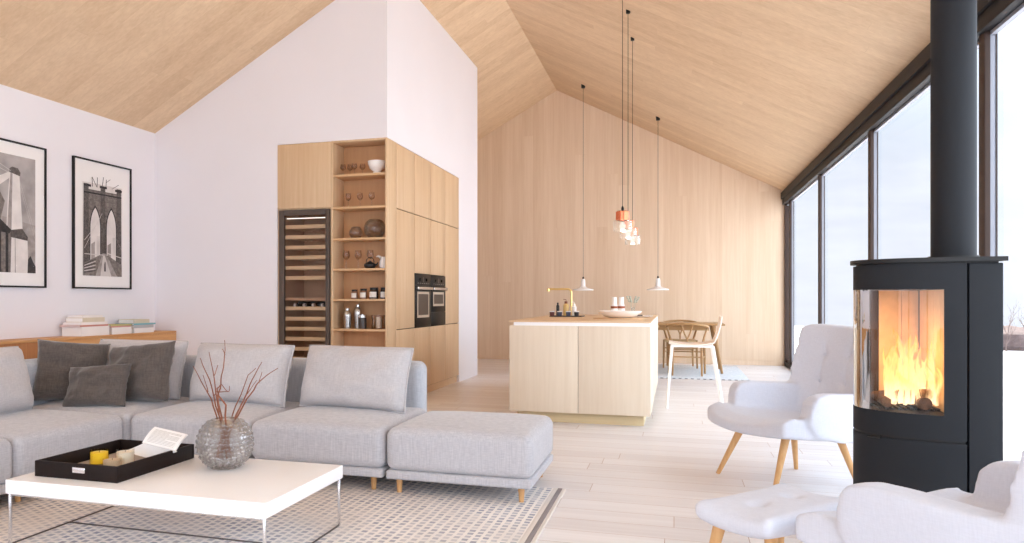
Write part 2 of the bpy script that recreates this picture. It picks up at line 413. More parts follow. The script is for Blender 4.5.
# ------------------------------------------------------------------ outside
def ground_z(d): return -0.25 - 0.052*max(0, d-2) if d < 82 else -4.41
mb = MB()
def gf(u, v):
    x = -90+260*u; y = -90+260*v
    d = max(0, max(x-XR, y-YB, XL-x, YF-y))
    return (x, y, ground_z(d)+0.12*noise.noise((x*0.08, y*0.08, 0)))
mb.grid(gf, 90, 90); mb.build('snow_field', M['snow'], kind='structure')
bark = plain('grey_brown_bark', rgb(112, 96, 92), 0.9, var=0.15)
def bare_tree(h, seed):
    rnd = random.Random(seed); mb = MB()
    def br(p, d, L, r, lev):
        pts = [p]; q = p; dd = d.copy()
        for i in range(3):
            dd = (dd+Vector((rnd.uniform(-.18, .18), rnd.uniform(-.18, .18), rnd.uniform(-.03, .12)))).normalized()
            q = q+dd*L/3; pts.append(q)
        mb.tube(pts, [r, r*.8, r*.62, r*.45], 4)
        if lev:
            for k in range(4 if lev > 1 else 3):
                t = rnd.choice([1, 2, 3]); a = rnd.uniform(0, 2*pi)
                nd = (dd*0.8+Vector((cos(a), sin(a), rnd.uniform(0.1, .6)))*0.75).normalized()
                br(pts[t], nd, L*rnd.uniform(.5, .72), r*.5, lev-1)
    br(Vector((0, 0, -0.3)), Vector((0, 0, 1)), h*0.5, h*0.018, 3)
    return mb.mesh('bare_tree', bark)
tmesh = [bare_tree(6.0+i*0.5, 100+i) for i in range(5)]
rnd = random.Random(5); k = 0
for i in range(22):
    az = radians(18.6+ i*.95 + rnd.uniform(-.12, .12)); D = rnd.uniform(84, 90)
    x, y = D*sin(az), D*cos(az)
    d = max(0, max(x-XR, y-YB))
    o = bpy.data.objects.new('bare_tree', tmesh[i % 5]); COL.objects.link(o)
    o.location = (x, y, ground_z(d)+0.05); o.rotation_euler = (0, 0, rnd.uniform(0, 6.28)); s_ = rnd.uniform(.45, .8)
    o.scale = (s_*.8, s_*.8, s_*1.25)
    tag(o, 'bare winter tree in the grey tree line beyond the snow field', 'tree', 'bare trees along the snow field')
hedge = plain('grey_brush', rgb(104, 88, 86), 0.95, var=0.25, vs=3)
mb = MB()
for i in range(320):
    az = radians(rnd.uniform(17.6, 40)); D = rnd.uniform(97, 108); x, y = D*sin(az), D*cos(az); d = max(0, max(x-XR, y-YB)); h = rnd.uniform(1.0, 2.5)*min(1, .25+(az-radians(17.6))/radians(2.2))
    mb.sphere((x, y, ground_z(d)+h*.3), h, 7, 4, sc=(1.3, 1.3, .8))
mb.build('brushwood', hedge, label='low grey brushwood along the far edge of the snow field', cat='bushes', kind='stuff')

# ------------------------------------------------------------------ kitchen wall: cabinets
SX0, SX1 = -3.362, XK              # open shelves
YFc = YK-0.004
t = thing('wine_cabinet', 'tall oak cabinet housing the wine cooler, left of the open shelves', 'cabinet', (0, 0, 0))
mb = MB(); mb.box(CX0, CX0+.018, YFc+.02, YFc+.6, 0, CZ); mb.box(SX0-.018, SX0, YFc+.02, YFc+.6, 0, CZ)
mb.box(CX0+.018, SX0-.018, YFc+.02, YFc+.6, CZ-.018, CZ); mb.box(CX0+.018, SX0-.018, YFc+.02, YFc+.6, 2.036, 2.052)
mb.box(CX0+.018, SX0-.018, YFc+.03, YFc+.6, 0, .09)
mb.build('carcass', M['cab'], t)
mb = MB(); mb.box(CX0+.003, SX0-.003, YFc, YFc+.02, 2.046, CZ-.004, .0015, 1); mb.build('door', M['cab'], t)
mb = MB(); mb.box(CX0+.006, SX0-.006, YFc+.02, YFc+.03, .02, .09); mb.build('plinth', M['gap'], t)

t = thing('wine_cooler', 'tall black wine cooler with glass door and wooden racks', 'wine cooler', (0, 0, 0))
x0, x1, y0, z0, z1 = CX0+.021, SX0-.021, YFc, .095, 2.032
mb = MB(); mb.box(x0, x0+.03, y0+.03, y0+.55, z0, z1); mb.box(x1-.03, x1, y0+.03, y0+.55, z0, z1)
mb.box(x0+.03, x1-.03, y0+.03, y0+.55, z0, z0+.03); mb.box(x0+.03, x1-.03, y0+.03, y0+.55, z1-.03, z1); mb.box(x0+.03, x1-.03, y0+.5, y0+.55, z0+.03, z1-.03)
mb.box(x0+.03, x1-.03, y0+.06, y0+.5, 1.09, 1.12)
mb.build('body', plain('cooler_lining', rgb(188, 150, 118), 0.6), t)
mb = MB(); w_ = .06
mb.box(x0, x0+w_, y0-.004, y0+.03, z0, z1, .003, 1); mb.box(x1-.045, x1, y0-.004, y0+.03, z0, z1, .003, 1)
mb.box(x0+w_, x1-.045, y0-.004, y0+.03, z0, z0+.06); mb.box(x0+w_, x1-.045, y0-.004, y0+.03, z1-.055, z1)
d = mb.build('door_frame', plain('cooler_frame', rgb(82, 69, 61), .5), t)
mb = MB(); mb.quad((x0+w_, y0+.012, z0+.06), (x1-.045, y0+.012, z0+.06), (x1-.045, y0+.012, z1-.055), (x0+w_, y0+.012, z1-.055)); mb.build('door_glass', M['dark_pane'], d)
mb = MB(); mb.tube([(x0+.075, y0+.035, z1-.085), (x1-.06, y0+.035, z1-.085)], .005, 8); mb.build('light_bar', emit('led_bar', (1, .93, .85, 1), 1.6), t)
rz = [1.858, 1.751, 1.644, 1.538, 1.431, 1.325, 1.007, .90, .795, .69, .585, .48, .375, .27]
for z in rz:
    mb = MB(); mb.box(x0+.062, x1-.05, y0+.022, y0+.04, z-.02, z+.02, .003, 1)
    for k in range(7):
        xx = x0+.075+k*(x1-x0-.14)/6; mb.box(xx-.008, xx+.008, y0+.04, y0+.46, z-.012, z+.0, 0)
    mb.build('rack', M['rackoak'], t)
bt = [MB().lathe([(0, 0), (.036, .002), (.037, .19), (.03, .215), (.0145, .245), (.0145, .30), (0, .30)], (0, 0, 0), 16, axis=(0, -1, 0)).mesh('wine_bottle', plain('dark_bottle_glass', rgb(38, 34, 26), .15)) for _ in (0,)][0]
cap = MB().lathe([(.0155, .262), (.0158, .302), (0, .302)], (0, 0, 0), 12, axis=(0, -1, 0)).mesh('foil', plain('silver_foil', rgb(196, 190, 184), .3, metal=.8))
for i in range(4):
    r = bpy.data.objects.new('wine_bottle', bt); COL.objects.link(r); r.location = (x0+.14+i*.105, y0+.385, 1.007+.018+.037-.02)
    tag(r, ['first', 'second', 'third', 'fourth'][i]+' dark wine bottle from the left lying on the middle rack of the wine cooler', 'bottle', 'bottles in the wine cooler')
    c = bpy.data.objects.new('foil', cap); COL.objects.link(c); c.parent = r

t = thing('open_shelf_unit', 'open oak shelf unit holding glassware, bowls and jars', 'shelving', (0, 0, 0))
SD = 7.298
def panel(name, *b, m='cab'):
    MB().box(*b, .0015, 1).build(name, M[m], t)
panel('side_panel', SX0, SX0+.018, YFc, SD, 0, CZ); panel('side_panel', SX1-.019, SX1, YFc, SD, 0, CZ)
panel('top_panel', SX0+.018, SX1-.019, YFc, SD, CZ-.02, CZ)
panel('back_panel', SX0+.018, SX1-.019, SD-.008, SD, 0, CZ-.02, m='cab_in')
panel('base_panel', SX0+.018, SX1-.019, YFc+.02, SD-.008, 0, .10)
SH = [2.366, 2.036, 1.716, 1.405, 1.095, .789, .45]
for z in SH: panel('shelf', SX0+.018, SX1-.019, YFc+.004, SD-.008, z-.011, z+.011, m='shelfoak')

ycol = [SD+.001, 7.868, 8.445, 9.03, CY1]
where = ['next to the open shelves', 'holding the tall oven', 'holding the compact oven', 'at the far end of the row']
for i in range(4):
    a, b = ycol[i], ycol[i+1]
    t = thing('tall_cabinet', 'tall handleless oak cabinet '+where[i], 'cabinet', (0, 0, 0), group='tall oak cabinets along the side of the white block')
    mb = MB(); xb = XK-.022
    mb.box(SX0, xb, a, a+.016, .09, CZ); mb.box(SX0, xb, b-.016, b-.001, .09, CZ); mb.box(SX0, xb, a+.016, b-.016, CZ-.016, CZ); mb.box(SX0, SX0+.01, a+.016, b-.016, .09, CZ-.016)
    for z in (.09, .785, 1.4, 2.045):
        mb.box(SX0+.01, xb, a+.016, b-.016, z-.005, z+.009)
    mb.build('carcass', M['gap'], t)
    zs = [(.092, .785), (.789, 2.043), (2.047, CZ-.002)]
    if i in (1, 2): zs = [(.092, .783), (1.394, 2.043), (2.047, CZ-.002)]
    for lo, hi in zs:
        MB().box(XK-.02, XK, a+.005, b-.005, lo+.002, hi-.003, .0015, 1).build('door', M['cab'], t)
    MB().box(SX0, XK-.03, a, b, 0, .088).build('plinth', M['cab'], t)

def oven(name, label, a, b, tall):
    t = thing(name, label, 'oven', (0, 0, 0), group='black built-in ovens')
    a += .003; b -= .003; X = XK+.004; z0, z1 = .789, 1.390
    MB().box(XK-.5, XK-.005, a+.02, b-.02, .80, 1.385).build('body', M['black_metal'], t)
    p = MB().box(XK-.02, X, a, b, 1.262, z1, .002, 1).build('control_panel', M['oven'], t)
    for dy in (.3, .5, .7):
        MB().cyl((X, a+(b-a)*dy, 1.325), (X+.012 if dy != .5 else X+.002, a+(b-a)*dy, 1.325), .017 if dy != .5 else .03, n=16).build('knob' if dy != .5 else 'display', M['oven'] if dy != .5 else M['oven_in'], p)
    mb = MB()
    for k in range(6): mb.box(X, X+.0006, a+.09+k*.075, a+.125+k*.075, 1.283, 1.286)
    mb.build('panel_marking', M['label'], p)
    mb = MB(); mb.box(XK-.02, X, a, b, z0 if tall else .95, 1.258, .002, 1)
    d = mb.build('door', M['oven'], t)
    if not tall:
        MB().box(XK-.02, X, a, b, z0, .945, .002, 1).build('warming_drawer', M['oven'], t)
    MB().box(X+.022, X+.036, a+.015, b-.015, 1.212, 1.244, .005, 2).box(X-.001, X+.025, a+.04, a+.06, 1.22, 1.236).box(X-.001, X+.025, b-.06, b-.04, 1.22, 1.236).build('handle', M['steel'], d)
    wz0, wz1 = (.895, 1.19) if tall else (1.02, 1.19)
    w = .075
    mb = MB(); f = .028
    ya, yb = a+w, b-w
    mb.box(X, X+.003, ya, ya+f, wz0, wz1); mb.box(X, X+.003, yb-f, yb, wz0, wz1); mb.box(X, X+.003, ya+f, yb-f, wz0, wz0+f); mb.box(X, X+.003, ya+f, yb-f, wz1-f, wz1)
    mb.build('window_frame', plain('oven_window_trim', rgb(188, 176, 160), .35), d)
    MB().box(X, X+.0015, ya+f, yb-f, wz0+f, wz1-f).build('window_pane', M['oven_in'], d)
oven('built_in_oven', 'tall black built-in oven with a full height door window', ycol[1], ycol[2], True)
oven('compact_oven', 'compact black oven above a plain black drawer', ycol[2], ycol[3], False)

# ---- things on the open shelves
def px_x(u, y=7.16):            # x on the shelf plane for a fraction 0..1 across the opening
    return SX0+.018 + u*(SX1-.019-SX0-.018)
def wine_glass(name, label, loc, h, r, group, m='smoke_glass'):
    t = thing(name, label, 'glass', loc, 0, group)
    MB().lathe([(r*.35, h*.5), (r*.9, h*.62), (r, h*.75), (r*.8, h), (r*.77, h), (r*.96, h*.75), (r*.85, h*.635), (0, h*.53)], n=20).build('bowl', M[m], t)
    MB().lathe([(.0035, .006), (.0035, h*.52), (.008, h*.545)], n=10).build('stem', M['glass'], t)
    MB().lathe([(0, .001), (r*.85, .001), (r*.85, .003), (.004, .008)], n=20).build('foot', M['glass'], t)
    return t
e = .0115
ordn = ['leftmost', 'second', 'third', 'rightmost']
g0 = wine_glass('goblet', 'leftmost goblet on the top shelf beside the white bowl', (px_x(.09), 7.16, SH[0]+e), .125, .03, 'goblets on the top shelf')
for i in range(1, 4): dup(g0, (px_x(.09+.122*i), 7.13+.05*(i % 2), SH[0]+e), 0, ['', 'second', 'third', 'rightmost'][i]+' goblet on the top shelf beside the white bowl')
g1 = wine_glass('wine_glass', 'leftmost stem glass on the second shelf from the top', (px_x(.2), 7.15, SH[1]+e), .15, .032, 'stem glasses on the second shelf')
for i in (1, 2): dup(g1, (px_x(.2+.23*i), 7.15, SH[1]+e), 0, ['', 'middle', 'rightmost'][i]+' stem glass on the second shelf from the top')
g2 = wine_glass('wine_glass', 'leftmost tall wine glass on the shelf with the black teapot', (px_x(.16), 7.15, SH[3]+e), .19, .037, 'wine glasses beside the teapot')
for i in (1, 2): dup(g2, (px_x(.16+.235*i), 7.15, SH[3]+e), 0, ['', 'middle', 'rightmost'][i]+' tall wine glass on the shelf with the black teapot')
t = thing('footed_bowl', 'white footed bowl on the top shelf', 'bowl', (px_x(.76), 7.15, SH[0]+e))
MB().lathe([(.035, .03), (.075, .06), (.093, .11), (.095, .135), (.09, .135), (.086, .11), (.07, .068), (0, .045)], n=32).build('bowl', M['ceramic'], t)
MB().lathe([(0, 0), (.045, 0), (.042, .02), (.036, .034), (0, .045)], n=32).build('foot', M['ceramic'], t)
def hob_vase(name, label, cat, loc, R, open_r, m, nu=72, nv=36, amp=.05, flat=.9, group=None, rows=15):
    mb = MB(); top = math.acos(open_r/R); bot = math.asin(flat)
    def f(u, v):
        la = -bot+(bot+top)*v; a = 2*pi*u
        k = rows*(bot+top)/pi
        row = v*rows; rr = abs(sin(row*pi)); off = (int(row) % 2)*.5
        nb = max(6, round(rows*1.9*cos(la)))
        b = rr*abs(sin((u*nb+off)*pi))
        ed = min(1, (1-v)*8)
        r = R*(1+amp*b*ed)
        return (r*cos(la)*cos(a), r*cos(la)*sin(a), r*sin(la)+R*flat)
    mb.grid(f, nu, nv)
    # inner wall and rim
    th = .93
    def g(u, v):
        la = -bot+(bot+top)*v; a = 2*pi*u
        return (R*th*cos(la)*cos(a), R*th*cos(la)*sin(a), R*th*sin(la)+R*flat if v < 1 else R*sin(la)+R*flat)
    mb.grid(g, nu, nv//2, flip=True)
    r0 = R*cos(bot)
    mb.lathe([(0, 0), (r0, 0)], (0, 0, 0), nu); mb.lathe([(R*th*cos(bot), R*flat*(1-th)), (0, R*flat*(1-th))], (0, 0, 0), nu)
    mb.lathe([(R*th*cos(top), R*flat+R*sin(top)), (R*cos(top), R*flat+R*sin(top))], (0, 0, 0), nu)
    return mb.build(name, m, None, 60, label, cat, group, loc=loc)
smoke = hob_glass('cut_glass', (.97, .94, .91, 1), .6, .12)
hob_vase('round_vase', 'smaller cut glass globe vase on the third shelf', 'vase', (px_x(.35), 7.15, SH[2]+e), .068, .03, smoke, 60, 26, .07, group='cut glass globe vases')
hob_vase('round_vase', 'larger cut glass globe vase on the third shelf', 'vase', (px_x(.72), 7.15, SH[2]+e), .108, .05, smoke, 66, 30, .07, group='cut glass globe vases')
t = thing('teapot', 'small black cast iron teapot beside the white jug', 'teapot', (px_x(.64), 7.13, SH[3]+e))
MB().lathe([(0, 0), (.04, 0), (.062, .022), (.06, .045), (.04, .06), (.02, .063), (0, .063)], n=28).build('body', M['black_ceramic'], t)
MB().lathe([(.03, .062), (.018, .07), (.006, .073), (.008, .082), (0, .085)], n=16).build('lid', M['black_ceramic'], t)
MB().tube([(.05, 0, .03), (.075, 0, .042), (.088, 0, .062)], [.012, .009, .006], 10).build('spout', M['black_ceramic'], t)
MB().tube([(-.045, 0, .05), (-.04, 0, .09), (-.015, 0, .112), (.02, 0, .112), (.04, 0, .09), (.045, 0, .055)], .004, 8).build('handle', M['black_ceramic'], t)
t = thing('jug', 'white porcelain jug beside the black teapot', 'jug', (px_x(.88), 7.17, SH[3]+e))
MB().lathe([(0, 0), (.04, 0), (.05, .03), (.046, .07), (.036, .1), (.042, .12), (.038, .12), (.032, .1), (.042, .07), (.044, .03), (0, .008)], n=28).build('body', M['ceramic'], t)
MB().tube([(-.034, 0, .112), (-.062, 0, .128), (-.085, 0, .122)], [.016, .012, .007], 10).build('spout', M['ceramic'], t)
MB().tube([(.036, 0, .1), (.062, 0, .1), (.068, 0, .07), (.048, 0, .04)], .006, 8).build('handle', M['ceramic'], t)
def jar(loc, h, r, label, m):
    t = thing('storage_jar', label, 'jar', loc, 0, 'storage jars on the fifth shelf')
    MB().lathe([(0, 0), (r, 0), (r, h*.72), (r*.85, h*.8), (0, h*.8)], n=24).build('jar_body', m, t)
    MB().lathe([(r*.9, h*.8), (r*.92, h), (0, h)], n=24).build('lid', M['black_ceramic'], t)
    MB().lathe([(r+.001, h*.14), (r+.001, h*.62)], n=12, a0=-pi*.82, a1=-pi*.2).build('paper_label', M['label'], t)
jb = plain('dark_jar', rgb(54, 44, 40), .25); jt = plain('brown_jar', rgb(132, 96, 74), .3)
jar((px_x(.34), 7.13, SH[4]+e), .095, .033, 'short brown storage jar, leftmost on the fifth shelf', jt)
jar((px_x(.515), 7.13, SH[4]+e), .105, .038, 'storage jar with a wide pale label, second from the left', jt)
jar((px_x(.715), 7.13, SH[4]+e), .115, .047, 'widest black storage jar on the fifth shelf', jb)
jar((px_x(.905), 7.13, SH[4]+e), .115, .036, 'black storage jar against the right side of the shelf', jb)
def shaker(loc, h, r, label):
    t = thing('cocktail_shaker', label, 'shaker', loc, 0, 'steel cocktail shakers')
    MB().lathe([(0, 0), (r*.85, 0), (r, h*.6), (0, h*.6)], n=24).build('cup', M['steel'], t)
    MB().lathe([(r*1.02, h*.6), (r*.98, h*.72), (r*.6, h*.86), (r*.45, h*.87), (0, h*.87)], n=24).build('shoulder', M['steel'], t)
    MB().lathe([(r*.5, h*.87), (r*.48, h*.96), (r*.2, h), (0, h)], n=20).build('cap', M['steel'], t)
shaker((px_x(.19), 7.14, SH[5]+e), .215, .043, 'shorter steel cocktail shaker on the lowest visible shelf')
shaker((px_x(.36), 7.19, SH[5]+e), .255, .041, 'taller steel cocktail shaker beside the dark canister')
t = thing('canister', 'dark glass canister with a steel lid beside the shakers', 'canister', (px_x(.5), 7.12, SH[5]+e))
MB().lathe([(0, 0), (.043, 0), (.043, .115), (0, .115)], n=24).build('body', plain('dark_canister_glass', rgb(66, 58, 54), .12), t)
MB().lathe([(.044, .115), (.044, .138), (.012, .14), (.012, .15), (0, .15)], n=24).build('lid', M['steel'], t)
t = thing('hurricane_lantern', 'clear glass hurricane lantern on the lowest visible shelf', 'lantern', (px_x(.8), 7.14, SH[5]+e))
MB().lathe([(0, 0), (.075, 0), (.075, .14), (.072, .14), (.072, .006), (0, .006)], n=32).build('glass_cylinder', M['smoke_glass'], t)
MB().lathe([(0, .007), (.03, .007), (.03, .12), (0, .118)], n=20).build('candle', M['wax'], t)

# ------------------------------------------------------------------ kitchen island
IX0, IX1, IY0, IY1, IZ = -1.432, -.2, 6.69, 9.6, .91
t = thing('kitchen_island', 'pale ash kitchen island with two front panels and white reveal', 'kitchen island', (0, 0, 0))
MB().box(IX0+.025, IX1-.025, IY0+.025, IY1-.025, .095, .862).build('carcass', M['gap'], t)
xm = (IX0+IX1)/2
MB().box(IX0, xm-.002, IY0, IY0+.022, .095, .866, .0015, 1).build('front_panel', M['island'], t)
MB().box(xm+.002, IX1-.0, IY0, IY0+.022, .095, .866, .0015, 1).build('front_panel', M['island'], t)
for k in range(4):
    a = IY0+.024+(IY1-IY0-.024)*k/4; b = IY0+.024+(IY1-IY0-.024)*(k+1)/4-.003
    MB().box(IX1-.022, IX1, a, b, .095, .866, .0015, 1).build('side_panel', M['island'], t)
    MB().box(IX0, IX0+.022, a, b, .095, .866, .0015, 1).build('side_panel', M['island'], t)
MB().box(IX0+.06, IX1-.06, IY0+.07, IY1-.06, 0, .095).build('plinth', M['island_kick'], t)
MB().box(IX0+.04, IX1-.004, IY0+.004, IY1-.03, .866, .896).build('reveal_strip', M['white_lacquer'], t)
MB().box(IX0-.004, IX1+.004, IY0-.006, IY1, .896, IZ, .003, 1).build('worktop', M['island_top'], t)

bx, by = -.51, 7.52
t = thing('serving_bowl', 'wide shallow white bowl on the island worktop', 'bowl', (bx, by, IZ))
MB().lathe([(0, 0), (.10, 0), (.15, .014), (.200, .052), (.208, .066), (.202, .068), (.19, .054), (.14, .022), (0, .012)], n=48).build('bowl_body', M['ceramic'], t)
t = thing('cutting_board', 'round wooden board under the white bowl', 'board', (bx-.03, by+.1, IZ))
MB().lathe([(0, -.0), (.24, 0), (.245, .006), (.24, .012), (0, .012)], n=40).build('board_disc', M['island_top'], t)
bpy.data.objects[t.name].location.z = IZ
for o in list(COL.objects):
    if o.name == 'serving_bowl': o.location.z = IZ+.012
t = thing('plate', 'small white plate with a dark knife beside the bowl', 'plate', (-.33, 8.3, IZ))
MB().lathe([(0, 0), (.06, 0), (.11, .012), (.108, .015), (.06, .004), (0, .004)], n=36).build('plate_body', M['ceramic'], t)
t = thing('knife', 'dark handled knife resting on the small plate', 'knife', (-.33, 8.3, IZ+.015), 0.1)
MB().box(-.10, 0, -.009, .009, 0, .012, .004, 2).build('handle', M['black_ceramic'], t)
MB().box(0, .11, -.009, .009, .004, .0065).build('blade', M['steel'], t)
def carafe(loc, label):
    t = thing('carafe', label, 'bottle', loc, 0, 'white carafes with leather bands')
    MB().lathe([(0, 0), (.034, 0), (.036, .05), (.034, .12), (.025, .15), (.024, .21), (.027, .215), (0, .215)], n=28).build('carafe_body', M['ceramic'], t)
    MB().lathe([(.0355, .098), (.0368, .11), (.0355, .122)], n=28).build('leather_band', plain('tan_leather', rgb(150, 84, 56), .6), t)
carafe((-.60, 7.97, IZ), 'white carafe with leather band, nearer the sink')
carafe((-.53, 8.0, IZ), 'white carafe with leather band, beside the small sprig')
t = thing('sprig_vase', 'little glass vase with a grey green sprig behind the bowl', 'vase', (-.42, 8.1, IZ))
MB().lathe([(0, 0), (.025, 0), (.03, .04), (.014, .09), (.016, .11)], n=20).build('glass_body', M['glass'], t)
mb = MB(); sg = plain('sage_leaf', rgb(176, 182, 168), .8)
rnd = random.Random(3)
for i in range(6):
    a = i*1.05; tip = Vector((.06*cos(a), .05*sin(a), .2+.03*rnd.random())); mb.tube([(0, 0, .02), tip*.5+Vector((0, 0, .05)), tip], .0015, 5)
    for k in range(4):
        p = tip*(.6+.12*k)+Vector((0, 0, .04*(1-.25*k))); mb.sphere(p, .012, 8, 5, sc=(1, .4, .6))
mb.build('sprig', sg, t)
# sink corner
t = thing('tap', 'brass right-angled kitchen tap on the island', 'tap', (-1.14, 8.72, IZ))
MB().lathe([(0, 0), (.026, 0), (.026, .012), (0, .012)], n=24).build('base', M['brass'], t)
pts = [(0, 0, .01), (0, 0, .27)]+[(-.04+.04*cos(a), 0, .27+.04*sin(a)) for a in [pi/12*i for i in range(1, 6)]]+[(-.04, 0, .31), (-.265, 0, .31)]
MB().tube(pts, .0115, 12).build('spout', M['brass'], t)
MB().cyl((-.265, 0, .318), (-.265, 0, .285), .017, n=16).build('nozzle', M['brass'], t)
MB().tube([(.012, 0, .08), (.05, 0, .085)], .006, 8).build('lever', M['brass'], t)
t = thing('sink_tray', 'dark tray with small things beside the brass tap', 'tray', (-1.17, 8.42, IZ))
MB().box(-.15, .2, -.16, .16, 0, .01, .004, 2).build('tray_base', M['black_ceramic'], t)
def bottle(name, label, loc, h, r, m, capm, cat='bottle', pump=False):
    t = thing(name, label, cat, loc, 0)
    MB().lathe([(0, 0), (r, 0), (r, h*.75), (r*.5, h*.84), (0, h*.84)], n=20).build('bottle_body', m, t)
    MB().lathe([(r*.55, h*.84), (r*.55, h), (0, h)], n=16).build('cap', capm, t)
    if pump: MB().tube([(0, 0, h), (0, 0, h+.02), (-.03, 0, h+.022)], .004, 8).build('pump', capm, t)
z = IZ+.01
bottle('soap_bottle', 'tall black bottle beside the brass tap', (-1.26, 8.48, z), .145, .018, M['black_ceramic'], M['black_ceramic'])
bottle('oil_bottle', 'amber oil bottle beside the brass tap', (-1.17, 8.5, z), .16, .032, plain('amber_glass', rgb(226, 190, 116), .15), M['twig'], pump=True)
bottle('lotion_bottle', 'white pump bottle between the amber bottle and tap', (-1.08, 8.5, z), .13, .027, M['ceramic'], M['ceramic'], pump=True)
for i, (dx, m, lb) in enumerate([(-.13, plain('plum', rgb(96, 46, 44), .5), 'small dark red cup at the near left of the tray'), (-.045, plain('navy', rgb(58, 62, 84), .4), 'small navy cup second along the tray'),
                            (.05, plain('navy_mark', rgb(70, 76, 98), .4), 'small slate blue cup third along the tray'), (.14, M['black_ceramic'], 'small black cup at the right end of the tray')]):
    t = thing('cup', lb, 'cup', (-1.17+dx, 8.32, z), 0, 'small cups on the sink tray')
    MB().lathe([(0, 0), (.024, 0), (.028, .05), (.025, .05), (.022, .006), (0, .006)], n=20).build('cup_body', m, t)
    MB().lathe([(.0288, .043), (.0292, .052), (.026, .052), (.0255, .043)], n=20).build('rim', M['ceramic'], t)

# ------------------------------------------------------------------ bar stool at the island
t = thing('bar_stool', 'white framed bar stool with a pale moulded seat at the island', 'bar stool', (.17, 8.15, 0))
def seatf(u, v):
    a = (u-.5)*.42; s_ = v
    if s_ < .62: x = -.23+s_/.62*.43; z = .655-.018*sin(s_/.62*pi)
    else: q = (s_-.62)/.38; x = .20+.045*sin(q*pi/2)+.03*q; z = .655+.265*q**1.2
    return (x, a*(1 if s_ < .62 else 1-.12*(s_-.62)/.38), z+.05*abs(u-.5)**2*(1 if s_ > .55 else .4))
def slab(f, nu, nv, th, name, m, par, angle=40):
    mb = MB(); A = mb.grid(f, nu, nv)
    bmesh.ops.recalc_face_normals(mb.bm, faces=mb.bm.faces)
    me = mb.mesh(name, m, angle); o = bpy.data.objects.new(name, me); COL.objects.link(o); o.parent = par
    md = o.modifiers.new('thickness', 'SOLIDIFY'); md.thickness = th; md.offset = 0
    bv = o.modifiers.new('edge', 'BEVEL'); bv.width = th*.3; bv.segments = 2; bv.limit_method = 'ANGLE'
    return o
slab(seatf, 12, 30, .014, 'seat', wood('peach_ply', rgb(242, 222, 206), rgb(248, 234, 222), 'x', 8, 4, .4), t)
for (xa, ya, xb, yb) in ((-.2, -.19, -.25, -.21), (-.2, .19, -.25, .21), (.19, -.19, .29, -.21), (.19, .19, .29, .21)):
    MB().cyl((xb, yb, 0), (xa, ya, .632), .013, .015, 12).build('leg', M['white_satin'], t)
MB().tube([(-.2, -.19, .63), (.19, -.19, .63), (.19, .19, .63), (-.2, .19, .63)], .012, 8, closed=True).build('seat_rail', M['white_satin'], t)
MB().tube([(-.233, -.203, .22), (-.233, .203, .22)], .009, 8).build('footrest', M['white_satin'], t)

# ------------------------------------------------------------------ dining corner
rugm, nt, out = mat('blue_grey_flatweave')
p = N(nt, 'ShaderNodeBsdfPrincipled', Roughness=.95); v = coords(nt, (1, 1, 1))
ch = N(nt, 'ShaderNodeTexChecker', Scale=14.0); ch.inputs['Color1'].default_value = rgb(196, 204, 212); ch.inputs['Color2'].default_value = rgb(226, 228, 230)
nz = N(nt, 'ShaderNodeTexNoise', Scale=30.0, Detail=3.0); nt.links.new(v, nz.inputs['Vector']); nt.links.new(v, ch.inputs['Vector'])
mx = nt.nodes.new('ShaderNodeMix'); mx.data_type = 'RGBA'; mx.inputs[0].default_value = .4
r = ramp(nt, [(.35, rgb(178, 188, 198)), (.65, rgb(232, 232, 232))], nz.outputs['Fac'])
nt.links.new(ch.outputs['Color'], mx.inputs[6]); nt.links.new(r.outputs[0], mx.inputs[7]); nt.links.new(mx.outputs[2], p.inputs['Base Color']); nt.links.new(p.outputs[0], out.inputs[0])
t = thing('dining_rug', 'blue grey flatweave rug under the dining table', 'rug', (-.9, 12.0, 0))
MB().box(-1.3, 1.87, -1.06, 1.2, 0, .008, .003, 1).build('rug_field', rugm, t)
edm, nt, out = mat('stitched_yarn'); p = N(nt, 'ShaderNodeBsdfPrincipled', Roughness=.9)
wv = N(nt, 'ShaderNodeTexWave', Scale=3.9, bands_direction='X'); nt.links.new(coords(nt), wv.inputs['Vector'])
r = ramp(nt, [(.4, rgb(120, 118, 122)), (.55, rgb(214, 214, 216))], wv.outputs['Fac']); nt.links.new(r.outputs[0], p.inputs['Base Color']); nt.links.new(p.outputs[0], out.inputs[0])
MB().box(-1.3, 1.87, -1.075, -1.04, 0, .0095, .003, 1).build('stitched_edge', edm, t)
oakc = wood('light_oak_furniture', rgb(160, 122, 78), rgb(190, 152, 106), 'x', 10, 5, .45)
oakz = wood('light_oak_turned', rgb(156, 118, 76), rgb(186, 148, 104), 'z', 10, 6, .45)
RZ0 = .009
t = thing('dining_table', 'light oak dining table behind the island', 'table', (-.8, 12.15, RZ0))
MB().box(-1.26, 1.50, -.46, .46, .705, .735, .012, 3).build('tabletop', oakc, t)
MB().box(-1.1, 1.28, -.34, -.315, .63, .705).box(-1.1, 1.28, .315, .34, .63, .705).box(-1.1, -1.075, -.315, .315, .63, .705).box(1.255, 1.28, -.315, .315, .63, .705).build('apron', oakc, t)
for sx in (-1, 1):
    for sy in (-1, 1):
        MB().cyl((.12+sx*1.34, sy*.36, 0), (.12+sx*1.22, sy*.32, .71), .017, .034, 16).build('leg', oakz, t)
